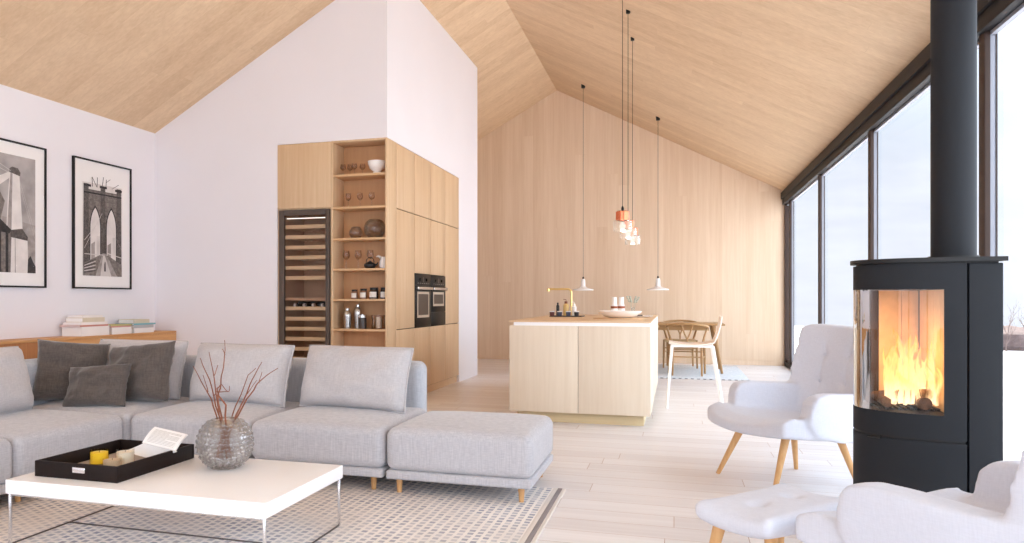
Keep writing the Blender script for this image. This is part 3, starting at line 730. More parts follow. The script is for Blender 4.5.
def wishbone(loc, rz, label):
    t = thing('wishbone_chair', label, 'chair', loc, rz, 'wishbone chairs around the dining table')
    # local: front +y
    cord = plain('woven_paper_cord', rgb(206, 178, 138), .9, var=.15, vs=90)
    mb = MB(); mb.rbox((0, 0, .435), (.235, .215, .02), .018, 3, 8, fn=lambda q: Vector((q.x*(1+.09*q.y/.2), q.y, q.z-.012*(1-(q.x/.235)**2)))); mb.build('seat', cord, t)
    for s in (-1, 1):
        MB().tube([(s*.255, .205, 0), (s*.25, .2, .25), (s*.245, .2, .45)], [.013, .018, .017], 12).build('leg', oakz, t)
        MB().tube([(s*.20, -.21, 0), (s*.195, -.205, .25), (s*.2, -.19, .42), (s*.235, -.12, .55), (s*.27, -.03, .66), (s*.265, .0, .70)], [.013, .018, .018, .016, .014, .012], 12).build('leg', oakz, t)
    pts = []
    for i in range(25):
        a = -pi*.08+(pi*1.16)*i/24
        pts.append((.285*cos(a), -.05-.20*sin(a)+ (0.03 if i in (0, 24) else 0), .69+.055*max(0, sin(a))))
    mb = MB(); mb.tube(pts, .0165, 10); mb.build('top_rail', oakc, t)
    pt = lambda x, y, z: (x, y, z)
    MB().tube([(0, -.205, .42), (0, -.215, .52), (-.035, -.235, .6), (-.08, -.24, .735)], .011, 8).tube([(0, -.205, .42), (0, -.215, .52), (.035, -.235, .6), (.08, -.24, .735)], .011, 8).build('splat', oakc, t)
    for s in (-1, 1): MB().tube([(s*.252, .2, .26), (s*.197, -.2, .24)], .009, 8).build('stretcher', oakc, t)
    MB().tube([(-.25, .2, .32), (.25, .2, .32)], .009, 8).build('stretcher', oakc, t)
    MB().tube([(-.197, -.205, .27), (.197, -.205, .27)], .009, 8).build('stretcher', oakc, t)
    return t
ch0 = wishbone((.165, 11.5, RZ0), 0, 'oak wishbone chair facing the table, right behind the bar stool')
dup(ch0, (-.52, 11.52, RZ0), 0, 'oak wishbone chair facing the table, half hidden behind the island corner')
dup(ch0, (.08, 12.75, RZ0), pi, 'oak wishbone chair on the far side of the table, nearest the windows')
dup(ch0, (-.85, 12.78, RZ0), pi, 'oak wishbone chair on the far side of the table, hidden behind the island')

# ------------------------------------------------------------------ pendants
def white_pendant(x, y, zb, label):
    zc = roof(x); t = thing('pendant_lamp', label, 'pendant lamp', (x, y, zb), 0, 'white pendants over the dining table')
    MB().lathe([(.02, .185), (.032, .165), (.036, .07), (.06, .045), (.16, .018), (.163, 0), (.158, 0), (.155, .012), (.055, .036), (.03, .06), (.028, .16), (0, .165)], n=48).build('shade', M['white_satin'], t)
    MB().lathe([(.012, .18), (.014, .21), (.004, .225)], n=16).build('cable_grip', M['black_metal'], t)
    MB().cyl((0, 0, .2), (0, 0, zc-zb-.01), .0026, n=8).build('cord', M['black_metal'], t)
    MB().lathe([(0, zc-zb-.05), (.03, zc-zb-.045), (.034, zc-zb+.02), (0, zc-zb+.02)], n=24).build('ceiling_rose', M['black_metal'], t)
    MB().sphere((0, 0, .055), .024, 12, 8).build('bulb', emit('warm_bulb', (1, .85, .65, 1), 3), t)
white_pendant(-1.41, 12.24, 1.245, 'white disc pendant hanging over the dining table, on the left')
white_pendant(-.253, 12.2, 1.245, 'white disc pendant hanging over the dining table, on the right')
opal = mat('ribbed_opal_glass')
m_, nt, out = opal
pg = N(nt, 'ShaderNodeBsdfGlass', IOR=1.3, Roughness=.15); tl = N(nt, 'ShaderNodeBsdfTransparent'); tr = N(nt, 'ShaderNodeBsdfTranslucent', Color=(1, .98, .95, 1))
a1 = N(nt, 'ShaderNodeMixShader', Fac=.7); nt.links.new(pg.outputs[0], a1.inputs[1]); nt.links.new(tl.outputs[0], a1.inputs[2])
a2 = N(nt, 'ShaderNodeMixShader', Fac=.05); nt.links.new(a1.outputs[0], a2.inputs[1]); nt.links.new(tr.outputs[0], a2.inputs[2]); nt.links.new(a2.outputs[0], out.inputs[0])
def copper_pendant(y, label):
    x = -.457; zb = 1.72; zc = roof(x); t = thing('glass_pendant_lamp', label, 'pendant lamp', (x, y, zb), 0, 'copper and glass pendants over the island')
    MB().lathe([(0, .19), (.05, .188), (.061, .18), (.062, .103), (.058, .1), (0, .1)], n=40).build('copper_cap', M['copper'], t)
    mb = MB()
    def gl(u, v):
        a = 2*pi*u; r = .082*(1+.02*abs(sin(12*a)))*(1 if v < .85 else 1-.1*(v-.85)/.15)
        return (r*cos(a), r*sin(a), .1-.105*v)
    mb.grid(gl, 96, 8); mb.lathe([(.0, .1), (.082, .1)], n=96); mb.build('glass_shade', opal[0], t, 60)
    MB().lathe([(0, .09), (.016, .085), (.03, .05), (.022, .022), (0, .015)], n=20).build('bulb', emit('soft_bulb', (1, .93, .82, 1), .9), t)
    MB().lathe([(.012, .188), (.013, .215), (.004, .235)], n=16).build('cable_grip', M['black_metal'], t)
    L = bpy.data.lights.new('pendant_light', 'POINT'); L.energy = 1.2; L.color = (1, .9, .78); L.shadow_soft_size = .03
    lo = bpy.data.objects.new('pendant_light', L); COL.objects.link(lo); lo.parent = t; lo.location = (0, 0, -.005)
    MB().cyl((0, 0, .22), (0, 0, zc-zb-.01), .0026, n=8).build('cord', M['black_metal'], t)
    MB().lathe([(0, zc-zb-.03), (.02, zc-zb-.028), (.022, zc-zb+.015), (0, zc-zb+.015)], n=24).build('ceiling_rose', M['black_metal'], t)
copper_pendant(7.05, 'copper capped glass pendant nearest the camera over the island')
copper_pendant(7.89, 'copper capped glass pendant in the middle of the row of three')
copper_pendant(8.73, 'copper capped glass pendant farthest along the island')

# ------------------------------------------------------------------ living room: rug
m, nt, out = mat('woven_rug'); p = N(nt, 'ShaderNodeBsdfPrincipled', Roughness=.95); p.inputs['Specular IOR Level'].default_value = .1
tc = nt.nodes.new('ShaderNodeTexCoord'); sp = nt.nodes.new('ShaderNodeSeparateXYZ'); nt.links.new(tc.outputs['Object'], sp.inputs[0])
wob = N(nt, 'ShaderNodeTexNoise', Scale=9.0, Detail=2.0); nt.links.new(tc.outputs['Object'], wob.inputs['Vector'])
ws = N(nt, 'ShaderNodeMath', operation='MULTIPLY_ADD'); nt.links.new(wob.outputs['Fac'], ws.inputs[0]); ws.inputs[1].default_value = .012
nt.links.new(sp.outputs[0], ws.inputs[2])
cb = nt.nodes.new('ShaderNodeCombineXYZ'); nt.links.new(sp.outputs[1], cb.inputs[0]); nt.links.new(ws.outputs[0], cb.inputs[1])
br = nt.nodes.new('ShaderNodeTexBrick'); br.offset = .5; br.offset_frequency = 2
for k_, v_ in (('Scale', 1.0), ('Brick Width', .046), ('Row Height', .044), ('Mortar Size', .010), ('Mortar Smooth', .3), ('Bias', -.1)): br.inputs[k_].default_value = v_
br.inputs['Color1'].default_value = rgb(160, 161, 173); br.inputs['Color2'].default_value = rgb(212, 208, 210); br.inputs['Mortar'].default_value = rgb(240, 233, 227)
nt.links.new(cb.outputs[0], br.inputs['Vector'])
nz = N(nt, 'ShaderNodeTexNoise', Scale=2.2, Detail=3.0); nt.links.new(tc.outputs['Object'], nz.inputs['Vector'])
rr = ramp(nt, [(.42, (0, 0, 0, 1)), (.62, (.55, .55, .55, 1))], nz.outputs['Fac'])
mx = nt.nodes.new('ShaderNodeMix'); mx.data_type = 'RGBA'; nt.links.new(rr.outputs[0], mx.inputs[0]); nt.links.new(br.outputs['Color'], mx.inputs[6]); mx.inputs[7].default_value = rgb(222, 214, 208)
nt.links.new(mx.outputs[2], p.inputs['Base Color'])
bp = N(nt, 'ShaderNodeBump', Strength=.5, Distance=.004); nt.links.new(br.outputs['Fac'], bp.inputs['Height']); nt.links.new(bp.outputs[0], p.inputs['Normal'])
nt.links.new(p.outputs[0], out.inputs[0]); rugmat = m
t = thing('woven_rug', 'large cream and blue grey woven rug under the sofa and coffee table', 'rug', (-2.6, 2.65, 0))
RUGZ = .009
MB().box(-1.85, 1.93, -2.0, 1.70, 0, RUGZ, .003, 1).build('rug_field', rugmat, t)
MB().box(1.93, 1.955, -2.0, 1.705, 0, RUGZ, .002, 1).box(1.98, 2.0, -2.0, 1.705, 0, RUGZ, .002, 1).build('cream_edging', plain('cream_yarn', rgb(228, 220, 212), .95, bump=.3, bs=200), t)
MB().box(1.955, 1.98, -2.0, 1.705, 0, RUGZ+.001, .002, 1).build('grey_edging', plain('grey_edging_yarn', rgb(150, 142, 142), .95, bump=.3, bs=200), t)

# ------------------------------------------------------------------ sofa
F0 = RUGZ
sofa = thing('sectional_sofa', 'light grey L-shaped sectional sofa with pale oak legs on the woven rug', 'sofa', (0, 0, 0))
def seat_block(x0, x1, y0, y1, par, base_m='sofa'):
    g = .004; x0 += g; x1 -= g; y0 += g; y1 -= g
    cx, cy, hx, hy = (x0+x1)/2, (y0+y1)/2, (x1-x0)/2, (y1-y0)/2
    MB().rbox((cx, cy, .114), (hx-.003, hy-.003, .025), .014, 3, 3).build('base', M[base_m], par)
    def crown(q):
        w = (1-abs(q.x/hx)**3)*(1-abs(q.y/hy)**3)
        dz = .03*max(0, w) if q.z > 0 else 0
        bulge = 1+.004*(1-abs(q.z/.12)**2)
        n_ = noise.noise((q.x*3+cx*5, q.y*3+cy*5, 0))*.006 if q.z > .05 else 0
        return Vector((q.x*bulge, q.y*bulge, q.z+dz+n_))
    MB().rbox((cx, cy, .255), (hx-.001, hy-.001, .119), .05, 5, 12, fn=crown).build('seat_cushion', M['sofa'], par)
def bolster(x0, x1, y0, y1, par):
    cx, cy, hx, hy = (x0+x1)/2, (y0+y1)/2, (x1-x0)/2-.003, (y1-y0)/2-.002
    MB().rbox((cx, cy, .4), (hx, hy, .278), .06, 5, 6).build('backrest', M['sofa_dark'], par)
mods = [(-2.44, -1.57, 3.95, 4.80), (-3.31, -2.44, 3.95, 4.80), (-4.21, -3.31, 3.95, 4.80), (-4.21, -3.31, 3.12, 3.95), (-4.21, -3.31, 2.27, 3.12)]
for m_ in mods: seat_block(*m_, sofa)
def legs(pts, par):
    for (x, y) in pts: MB().cyl((x, y, F0), (x, y, .095), .0135, .019, 14).build('leg', M['sofaleg'], par)
legs([(-1.655, 4.02), (-2.36, 4.02), (-2.52, 4.02), (-3.23, 4.02), (-1.655, 4.88), (-2.4, 4.88), (-3.3, 4.88), (-4.13, 4.88), (-3.39, 3.2), (-3.39, 3.03), (-3.39, 2.35), (-4.13, 3.2), (-4.13, 2.35)], sofa)
bolster(-2.44, -1.625, 4.77, 4.96, sofa); bolster(-3.31, -2.44, 4.77, 4.96, sofa); bolster(-4.21, -3.31, 4.77, 4.96, sofa)
def bolster_y(y0, y1):
    MB().rbox((-4.27, (y0+y1)/2, .4), (.095, (y1-y0)/2-.003, .285), .06, 5, 6).build('backrest', M['sofa_dark'], sofa)
bolster_y(3.95, 4.78); bolster_y(3.12, 3.95); bolster_y(2.27, 3.12)
ott = thing('ottoman', 'light grey upholstered ottoman at the open end of the sofa', 'ottoman', (0, 0, 0))
seat_block(-1.562, -.718, 3.94, 4.70, ott)
legs([(-1.49, 4.0), (-.79, 4.0), (-.79, 4.6), (-1.49, 4.6)], ott)

def pillow(name, label, cat, w, h, d, loc, lean, yaw, m, roll=0, group=None, seed=0, puff=.42, pinch=.045, nz_=.012, piping=None, CR=.012):
    mb = MB(); n = 26
    def P(sgn):
        def f(u, v):
            u = 2*u-1; v = 2*v-1
            uu = abs(u)**3.2; vv = abs(v)**3.2
            cr = max(0, abs(u)+abs(v)-1.72)
            t = ((1-uu)*(1-vv))**puff
            x = w/2*u*(1-pinch*(1-v*v))-math.copysign(cr*CR, u); z = h/2*v*(1-pinch*(1-u*u))-math.copysign(cr*CR, v)
            k = noise.noise((u*2.1+seed*7.3, v*2.1, sgn*3.1+seed))*nz_*2*t + noise.noise((u*5+seed*3, v*5, seed+sgn))*nz_*.7*(1-t*.5)*min(1, t*4)
            y = sgn*(d/2*t+k)
            y += .02*(u*u-.3)*(1 if sgn < 0 else 1)
            return (x, y, z)
        return f
    mb.grid(P(-1), n, n); mb.grid(P(1), n, n, flip=True)
    o = mb.build(name, m, None, 80, label, cat, group)
    o.matrix_world = Matrix.Translation(loc) @ Matrix.Rotation(yaw, 4, 'Z') @ Matrix.Rotation(-lean, 4, 'X') @ Matrix.Rotation(roll, 4, 'Y')
    if piping:
        pts = []
        for i in range(4*n):
            s_, k = divmod(i, n); q = -1+2*k/n
            u, v = [(q, -1), (1, q), (-q, 1), (-1, -q)][s_]
            cr = max(0, abs(u)+abs(v)-1.72)
            pts.append((w/2*u*(1-pinch*(1-v*v))-math.copysign(cr*CR, u), .02*(u*u-.3), h/2*v*(1-pinch*(1-u*u))-math.copysign(cr*CR, v)))
        MB().tube(pts, .006, 6, closed=True).build('piping', m, o)
    return o
GS = 'large grey back cushions of the sofa'
pillow('back_cushion', 'large grey back cushion at the ottoman end of the sofa', 'cushion', .80, .42, .25, (-2.0, 4.52, .592), .3, -.13, M['cushion'], 0, GS, 1, piping=1)
pillow('back_cushion', 'large grey back cushion behind the twigs in the glass vase', 'cushion', .80, .42, .25, (-2.86, 4.53, .592), .3, -.1, M['cushion'], 0, GS, 2, piping=1)
pillow('back_cushion', 'large grey back cushion behind the charcoal pillows in the corner', 'cushion', .80, .42, .22, (-3.76, 4.60, .60), .25, -.03, M['cushion'], 0, GS, 3, piping=1)
pillow('back_cushion', 'large pale grey back cushion on the left arm of the sofa, facing the coffee table', 'cushion', .80, .42, .25, (-3.95, 3.42, .60), .28, pi/2+.05, M['cushion'], 0, GS, 4, piping=1)
GD = 'charcoal pillows in the sofa corner'
pillow('throw_pillow', 'square charcoal pillow leaning in the far left of the sofa corner', 'pillow', .47, .44, .16, (-4.02, 4.24, .60), .32, .75, M['charcoal'], .10, GD, 5, CR=0, pinch=.075, nz_=.018)
pillow('throw_pillow', 'wide charcoal pillow leaning on the grey cushion in the corner', 'pillow', .54, .43, .16, (-3.56, 4.36, .59), .34, -.04, M['charcoal'], -.11, GD, 6, CR=0, pinch=.075, nz_=.02)
pillow('throw_pillow', 'small oblong charcoal pillow in front of the other dark pillows', 'pillow', .46, .30, .13, (-3.70, 4.12, .52), .40, .12, M['charcoal'], -.08, GD, 7, CR=0, pinch=.08, nz_=.018)

# ------------------------------------------------------------------ coffee table and what stands on it
TX0, TX1, TY0, TY1, TZ = -2.84, -1.532, 2.612, 3.33, .30
t = thing('coffee_table', 'low white coffee table with slim chrome sled frame on the woven rug', 'table', (0, 0, 0))
MB().box(TX0, TX1, TY0, TY1, TZ-.062, TZ, .003, 2).build('tabletop', M['white_lacquer'], t)
def bar(x0, x1, y0, y1, z0, z1, name='leg', m='chrome'): MB().box(x0, x1, y0, y1, z0, z1, .0015, 1).build(name, M[m], t)
for x in (TX0+.008, TX1-.02):
    for y in (TY0+.008, TY1-.02): bar(x, x+.012, y, y+.012, F0, TZ-.062)
    bar(x+.002, x+.010, TY0+.02, TY1-.02, F0, F0+.006, 'base_rail', 'rail_grey')
bar(TX0+.02, TX1-.02, 2.965, 2.973, F0, F0+.006, 'base_rail', 'rail_grey')
bar(TX0+.02, TX1-.02, TY0+.008, TY0+.02, TZ-.072, TZ-.062, 'top_rail'); bar(TX0+.02, TX1-.02, TY1-.02, TY1-.008, TZ-.072, TZ-.062, 'top_rail')

A0, A1, B0, B1 = -2.768, -2.315, 2.703, 3.252
t = thing('serving_tray', 'dark wenge serving tray on the white coffee table', 'tray', ((A0+A1)/2, (B0+B1)/2, TZ))
hx, hy, th = (A1-A0)/2, (B1-B0)/2, .014
MB().box(-hx, hx, -hy, -hy+th, 0, .071, .002, 1).build('front_side', M['wenge'], t)
MB().box(-hx, hx, hy-th, hy, 0, .071, .002, 1).build('back_side', M['wenge'], t)
MB().box(-hx, -hx+th, -hy+th, hy-th, 0, .071, .002, 1).build('long_side', M['wenge'], t)
MB().box(hx-th, hx, -hy+th, hy-th, 0, .071, .002, 1).build('long_side', M['wenge'], t)
MB().box(-hx+th, hx-th, -hy+th, hy-th, 0, .01).build('tray_bottom', plain('greige_liner', rgb(186, 172, 164), .7), t)
for s, nm in ((-1, 'handle'), (1, 'handle')):
    mb = MB(); mb.rbox((.02, s*(hy+.001), .043), (.034, .003, .0125), .003, 2)
    mb.build(nm, M['chrome'], t)
def candle(loc, r, h, label, gm, wm):
    t = thing('tea_light', label, 'candle', loc, 0, 'candles in the serving tray')
    MB().lathe([(0, 0), (r, 0), (r, h), (r-.004, h), (r-.004, .007), (0, .007)], n=32).build('glass_cup', gm, t)
    MB().lathe([(0, .008), (r-.0045, .008), (r-.0045, h*.86), (0, h*.84)], n=24).build('wax', wm, t)
    MB().cyl((0, 0, h*.84), (.002, 0, h*.98), .0012, n=6).build('wick', M['black_ceramic'], t)
yel = thin_glass('yellow_glass', (1, .93, .62, 1), 1.3, .12); clr = thin_glass('clear_cup_glass', (.98, .96, .93, 1), 1.3, .12)
candle((-2.635, 2.955, TZ+.01), .044, .068, 'candle in a yellow glass cup on the tray', yel, plain('yellow_wax', rgb(244, 224, 130), .5))
candle((-2.50, 2.885, TZ+.01), .043, .052, 'low candle in a clear glass cup, nearest the tray corner', clr, plain('tan_wax', rgb(206, 186, 160), .5))
candle((-2.515, 2.99, TZ+.01), .043, .072, 'white candle in a clear cup beside the yellow one', clr, M['wax'])
# open book propped on the tray
t = thing('open_book', 'open white paperback propped on the rim of the tray', 'book', (-2.40, 3.09, TZ+.078))
S = Vector((.19, -.02, -.022)).normalized()
def leaf(dirv, L, name, th, curl):
    d = Vector(dirv).normalized(); nrm = S.cross(d).normalized()
    mb = MB()
    def f(off):
        def g(u, v): return S*((u-.5)*.21)+d*(L*v)+nrm*(off+curl*sin(v*pi*.9))
        return g
    mb.grid(f(0), 4, 12); mb.grid(f(th), 4, 12, flip=True)
    for e_ in (0, 1):
        mb.grid(lambda u, v, e_=e_: f(th*v)(e_, u), 12, 1); mb.grid(lambda u, v, e_=e_: f(th*v)(u, e_), 4, 1)
    bmesh.ops.remove_doubles(mb.bm, verts=mb.bm.verts, dist=1e-5); bmesh.ops.recalc_face_normals(mb.bm, faces=mb.bm.faces)
    o = mb.build(name, M['paper'], t)
    return d, nrm
dA, nA = leaf((.10, .78, .60), .105, 'upright_pages', .008, .008)
mb = MB()
for i in range(12):
    v0 = .012+i*.0068
    wl = .17 if i % 5 != 4 else .10
    for sgn_off in (-.0004, .0084):
        a = S*(-.085)+dA*v0; b = S*(-.085+wl)+dA*v0; c_ = sin(v0/.105*pi*.9)*.008
        mb.quad(a+nA*(c_+sgn_off), b+nA*(c_+sgn_off), b+dA*.0024+nA*(c_+sgn_off), a+dA*.0024+nA*(c_+sgn_off))
mb.build('printed_lines', plain('print_grey', rgb(186, 182, 178), .8), t)
leaf((-.92, .06, -.36), .135, 'lower_pages', .012, .008)

def hobnail(loc, R):
    return hob_vase('glass_vase', 'round hobnail glass vase holding bare twigs on the coffee table', 'vase', loc, R, .05, M['vase_glass'], 120, 60, .085, .92, rows=12)
VX, VY, VR = -2.05, 3.12, .127
hobnail((VX, VY, TZ), VR)
def twig(paths, label):
    mb = MB()
    for pts, r in paths:
        q = [Vector(p) for p in pts]; n_ = len(q); o = []
        for i in range(n_-1):
            for k in range(4):
                s_ = k/4; p_ = q[i].lerp(q[i+1], s_); j = noise.noise_vector(p_*14)*.006
                o.append(p_+j*(1 if o else 0))
        o.append(q[-1])
        mb.tube(o, [max(.0016, 1.25*r*(1-.72*i/(len(o)-1))) for i in range(len(o))], 6)
    return mb.build('twig', M['twig'], None, 80, label, 'twig', 'bare twigs in the hobnail vase')
def PX(x, y, dy=0):       # a point in the vase's own plane, so many metres behind or before it
    u = x-440.; v = 299.5-y; f_ = 752.; T_ = atan(235/752.)
    X = u*cos(T_)-f_*sin(T_); Y = u*sin(T_)+f_*cos(T_); k = (VY+dy)/Y
    return (X*k, VY+dy, 1.1+v*k)
bz = (VX+.01, VY, TZ+.03)
twig([([bz, PX(224, 430), PX(218, 395, .02), PX(220, 388, .02), PX(223, 372, .0), PX(225, 350, -.02), PX(224.5, 340, -.02)], .0042), ([PX(225, 355, -.02), PX(222, 349, -.03)], .0018), ([PX(219, 392, .02), PX(229, 391, .06), PX(229.5, 386, .07)], .002)], 'straight twig rising highest at the middle of the vase')
twig([([(VX-.03, VY+.03, TZ+.03), PX(221, 428), PX(211, 400, .05), PX(198, 376, .09), PX(193, 366, .1)], .004), ([PX(208, 392, .06), PX(203, 375, .03)], .002)], 'lower twig leaning farthest to the left of the vase')
twig([([(VX+.03, VY-.03, TZ+.03), PX(222, 426), PX(216, 405, -.04), PX(210, 380, -.08), PX(203, 365, -.09), PX(200, 358, -.1)], .0038), ([PX(214, 396, -.05), PX(220, 385, -.07)], .0018)], 'crooked twig second from the left in the vase')
twig([([(VX-.02, VY-.05, TZ+.03), PX(223, 430, -.02), PX(217, 400, -.1), PX(213, 372, -.12), PX(209, 352, -.13)], .004), ([PX(214, 376, -.12), PX(218, 365, -.12)], .0018)], 'upright twig third from the left in the vase')
twig([([(VX-.04, VY, TZ+.03), PX(232, 425, .02), PX(246, 395, .08), PX(252, 380, .11), PX(262, 362, .13)], .0045), ([PX(247, 394, .08), PX(257, 380, .12)], .002)], 'forked twig leaning to the right of the vase')
twig([([(VX-.05, VY+.04, TZ+.03), PX(231, 427, .03), PX(244, 404, -.03), PX(256, 385, -.06), PX(266, 376, -.06), PX(278, 368, -.07)], .0045), ([PX(259, 383, -.06), PX(262, 372, -.06)], .002)], 'twig reaching farthest to the right of the vase')
twig([([(VX-.02, VY+.05, TZ+.03), PX(228, 426, .05), PX(238, 400, .12), PX(248, 375, .16), PX(256, 368, .18)], .0035)], 'thin twig leaning right behind the others')
twig([([(VX+.02, VY+.02, TZ+.03), PX(226, 425, -.05), PX(226, 405, -.09), PX(219, 396, -.1), PX(217, 388, -.11), PX(222, 384, -.1), PX(228, 392, -.08)], .0045)], 'short hooked twig at the front of the vase')

# ------------------------------------------------------------------ sideboard, books and framed prints along the left wall
CX = -5.23
t = thing('sideboard', 'long low acacia wood sideboard along the left wall', 'sideboard', (0, 0, 0))
MB().box(XL+.003, CX-.02, 2.2, 7.022, 0, .735).build('carcass', M['console_dark'], t)
MB().box(XL+.003, CX, 2.2, 7.024, .735, .757, .002, 1).build('top', M['console'], t)
for i in range(3):
    a = 2.2+i*.997; MB().box(CX-.02, CX-.004, a+.002, a+.995, .05, .733, .002, 1).build('door', M['console_dark'], t)
for i in range(2):
    a = 5.195+i*.914; MB().box(CX-.02, CX, a+.002, a+.912, .05, .733, .002, 1).build('door', M['console'], t)
def book(y0, y1, xb, xf, z0, z1, cover, label, group):
    t = thing('book', label, 'book', ((xb+xf)/2, (y0+y1)/2, z0), 0, group)
    hx, hy, h = (xf-xb)/2, (y1-y0)/2, z1-z0
    c = min(.004, h*.2)
    mb = MB(); mb.box(-hx, hx, -hy, hy, 0, c); mb.box(-hx, hx, -hy, hy, h-c, h); mb.box(hx-c, hx, -hy, hy, c, h-c)
    mb.build('cover', cover, t)
    MB().box(-hx+.003, hx-c, -hy+.004, hy-.004, c, h-c).build('pages', M['paper'], t)
    return z1
cw = plain('white_cover', rgb(238, 232, 228), .5); cr = plain('brick_red_cover', rgb(196, 132, 116), .6); cy = plain('olive_cover', rgb(188, 182, 120), .6); cbt = plain('teal_cover', rgb(122, 178, 188), .5); cpk = plain('rose_cover', rgb(206, 150, 142), .6); cbg = plain('beige_cover', rgb(214, 202, 178), .6)
g = 'books stacked on the sideboard'
z = .757
z = book(5.66, 6.02, -5.48, -5.25, z, z+.088, cw, 'thick white book at the bottom of the left stack on the sideboard', g)
z = book(5.65, 6.01, -5.49, -5.255, z, z+.016, cr, 'thin red covered book in the left stack on the sideboard', g)
z = book(5.67, 6.01, -5.48, -5.26, z, z+.026, cw, 'white book above the red one in the left stack', g)
z = book(5.70, 5.98, -5.47, -5.27, z, z+.042, cbg, 'small beige book on top of the left stack', g)
z = book(5.71, 5.96, -5.46, -5.275, z, z+.02, cw, 'small white book lying topmost on the left stack', g)
z = .757
z = book(6.055, 6.335, -5.47, -5.25, z, z+.068, cw, 'thick white book at the bottom of the middle stack on the sideboard', g)
z = book(6.05, 6.33, -5.47, -5.255, z, z+.014, cpk, 'thin rose book in the middle stack on the sideboard', g)
z = book(6.04, 6.34, -5.475, -5.25, z, z+.012, cy, 'thin olive book on top of the middle stack', g)
z = .757
z = book(6.375, 6.675, -5.47, -5.25, z, z+.05, cw, 'white book at the bottom of the right stack on the sideboard', g)
z = book(6.37, 6.67, -5.47, -5.25, z, z+.032, plain('grey_cover', rgb(186, 182, 182), .5), 'grey book in the right stack under the teal one', g)
z = book(6.36, 6.69, -5.475, -5.24, z, z+.016, cbt, 'thin teal book in the right stack on the sideboard', g)
z = book(6.39, 6.63, -5.46, -5.27, z, z+.04, cbg, 'cream book on top of the right stack', g)

def framed(name, label, y0, y1, z0, z1, prt, draw):
    t = thing(name, label, 'framed print', (XL, 0, 0), 0, 'framed black and white bridge prints')
    w = .015
    mb = MB()
    mb.box(.002, .03, y0, y0+w, z0, z1, .002, 1); mb.box(.002, .03, y1-w, y1, z0, z1, .002, 1); mb.box(.002, .03, y0+w, y1-w, z0, z0+w); mb.box(.002, .03, y0+w, y1-w, z1-w, z1)
    mb.build('frame', M['black_metal'], t)
    MB().box(.002, .014, y0+w, y1-w, z0+w, z1-w).build('mount', M['paper'], t)
    a, b, c, d = prt; mb = MB(); lay = [0]
    def P(pts, mi, up=True):
        if up: lay[0] += 1
        x = .0145+lay[0]*.00025
        mb.poly([(x, a+(b-a)*s, c+(d-c)*q) for s, q in pts], mi)
    draw(P); mb.build('photograph', PRINT, t)
    MB().quad((.026, y0+w, z0+w), (.026, y1-w, z0+w), (.026, y1-w, z1-w), (.026, y0+w, z1-w)).build('glazing', thin_glass('picture_glass', (1, 1, 1, 1), 1.15, .25), t)
PRINT = [plain('print_sky', rgb(214, 208, 204), .8, var=.16, vs=5), plain('print_stone', rgb(126, 118, 113), .8, var=.35, vs=34), plain('print_dark', rgb(58, 54, 54), .8, var=.3, vs=20), plain('print_light', rgb(226, 220, 216), .8, var=.08, vs=10),
         plain('print_mid', rgb(160, 152, 148), .8, var=.25, vs=16), plain('print_cloud', rgb(172, 166, 164), .8, var=.3, vs=5), plain('print_shade', rgb(98, 91, 88), .8, var=.35, vs=40)]
def arch(cx, w, b, s, top, n=8):
    L = [(cx-w, b)]
    for i in range(n+1):
        a = radians(60*i/n); L.append((cx+w-2*w*cos(a), s+(top-s)*sin(a)/sin(radians(60))))
    R_ = [(2*cx-x, y) for x, y in L[:-1]]
    return L+R_[::-1]
def draw_tower(P):
    P([(0, 0), (1, 0), (1, .97), (0, .97)], 3)
    P([(.02, .0), (.98, .0), (.97, .9), (.03, .9)], 1)
    for a, b in ((.02, .16), (.43, .57), (.84, .98)): P([(a, .1), (b, .1), (b-.01, .955), (a+.01, .955)], 6)
    for z in range(16): P([(.03, .14+z*.05), (.97, .14+z*.05), (.97, .144+z*.05), (.03, .144+z*.05)], 6)
    P([(.03, .855), (.97, .855), (.97, .872), (.03, .872)], 2); P([(.02, .925), (.2, .925), (.2, .95), (.02, .95)], 2); P([(.8, .92), (.98, .92), (.98, .945), (.8, .945)], 2); P([(.41, .93), (.59, .93), (.59, .955), (.41, .955)], 2)
    for c in (.3, .7):
        P(arch(c, .14, .14, .50, .74), 2); P(arch(c, .118, .14, .50, .715), 3)
        P([(c-.10, .14), (c-.01, .14), (c-.01, .36), (c-.1, .33)], 4); P([(c+.03, .14), (c+.11, .14), (c+.11, .42), (c+.03, .42)], 0)
    P([(.03, 0), (.97, 0), (.97, .13), (.62, .22), (.4, .22), (.03, .13)], 1)
    P([(.3, 0), (.85, 0), (.56, .24), (.47, .24)], 4); P([(.42, 0), (.7, 0), (.53, .22), (.49, .22)], 0)
    for k in range(7): P([(.03, .03+k*.014), (.3, .05+k*.02), (.3, .056+k*.02), (.03, .037+k*.014)], 3 if k % 2 else 2)
    for (x0, y0, x1, y1) in ((.03, .28, .46, .66), (.03, .22, .48, .22), (.97, .28, .56, .62), (.03, .36, .3, .52), (.97, .2, .6, .24)):
        P([(x0, y0), (x1, y1), (x1, y1+.007), (x0, y0+.008)], 0)
    for (x0, y0, x1, y1) in ((.22, .93, .21, 1.03), (.21, 1.03, .33, .93), (.33, .93, .34, 1.035), (.46, .95, .49, 1.05), (.55, .94, .56, 1.03), (.56, 1.0, .66, 1.04), (.7, .94, .88, 1.0)):
        P([(x0-.007, y0), (x0+.007, y0), (x1+.007, y1), (x1-.007, y1)], 2)
    P([(.505, .05), (.545, .05), (.54, .13), (.51, .13)], 2); P([(.512, .13), (.54, .13), (.535, .152), (.517, .152)], 2)
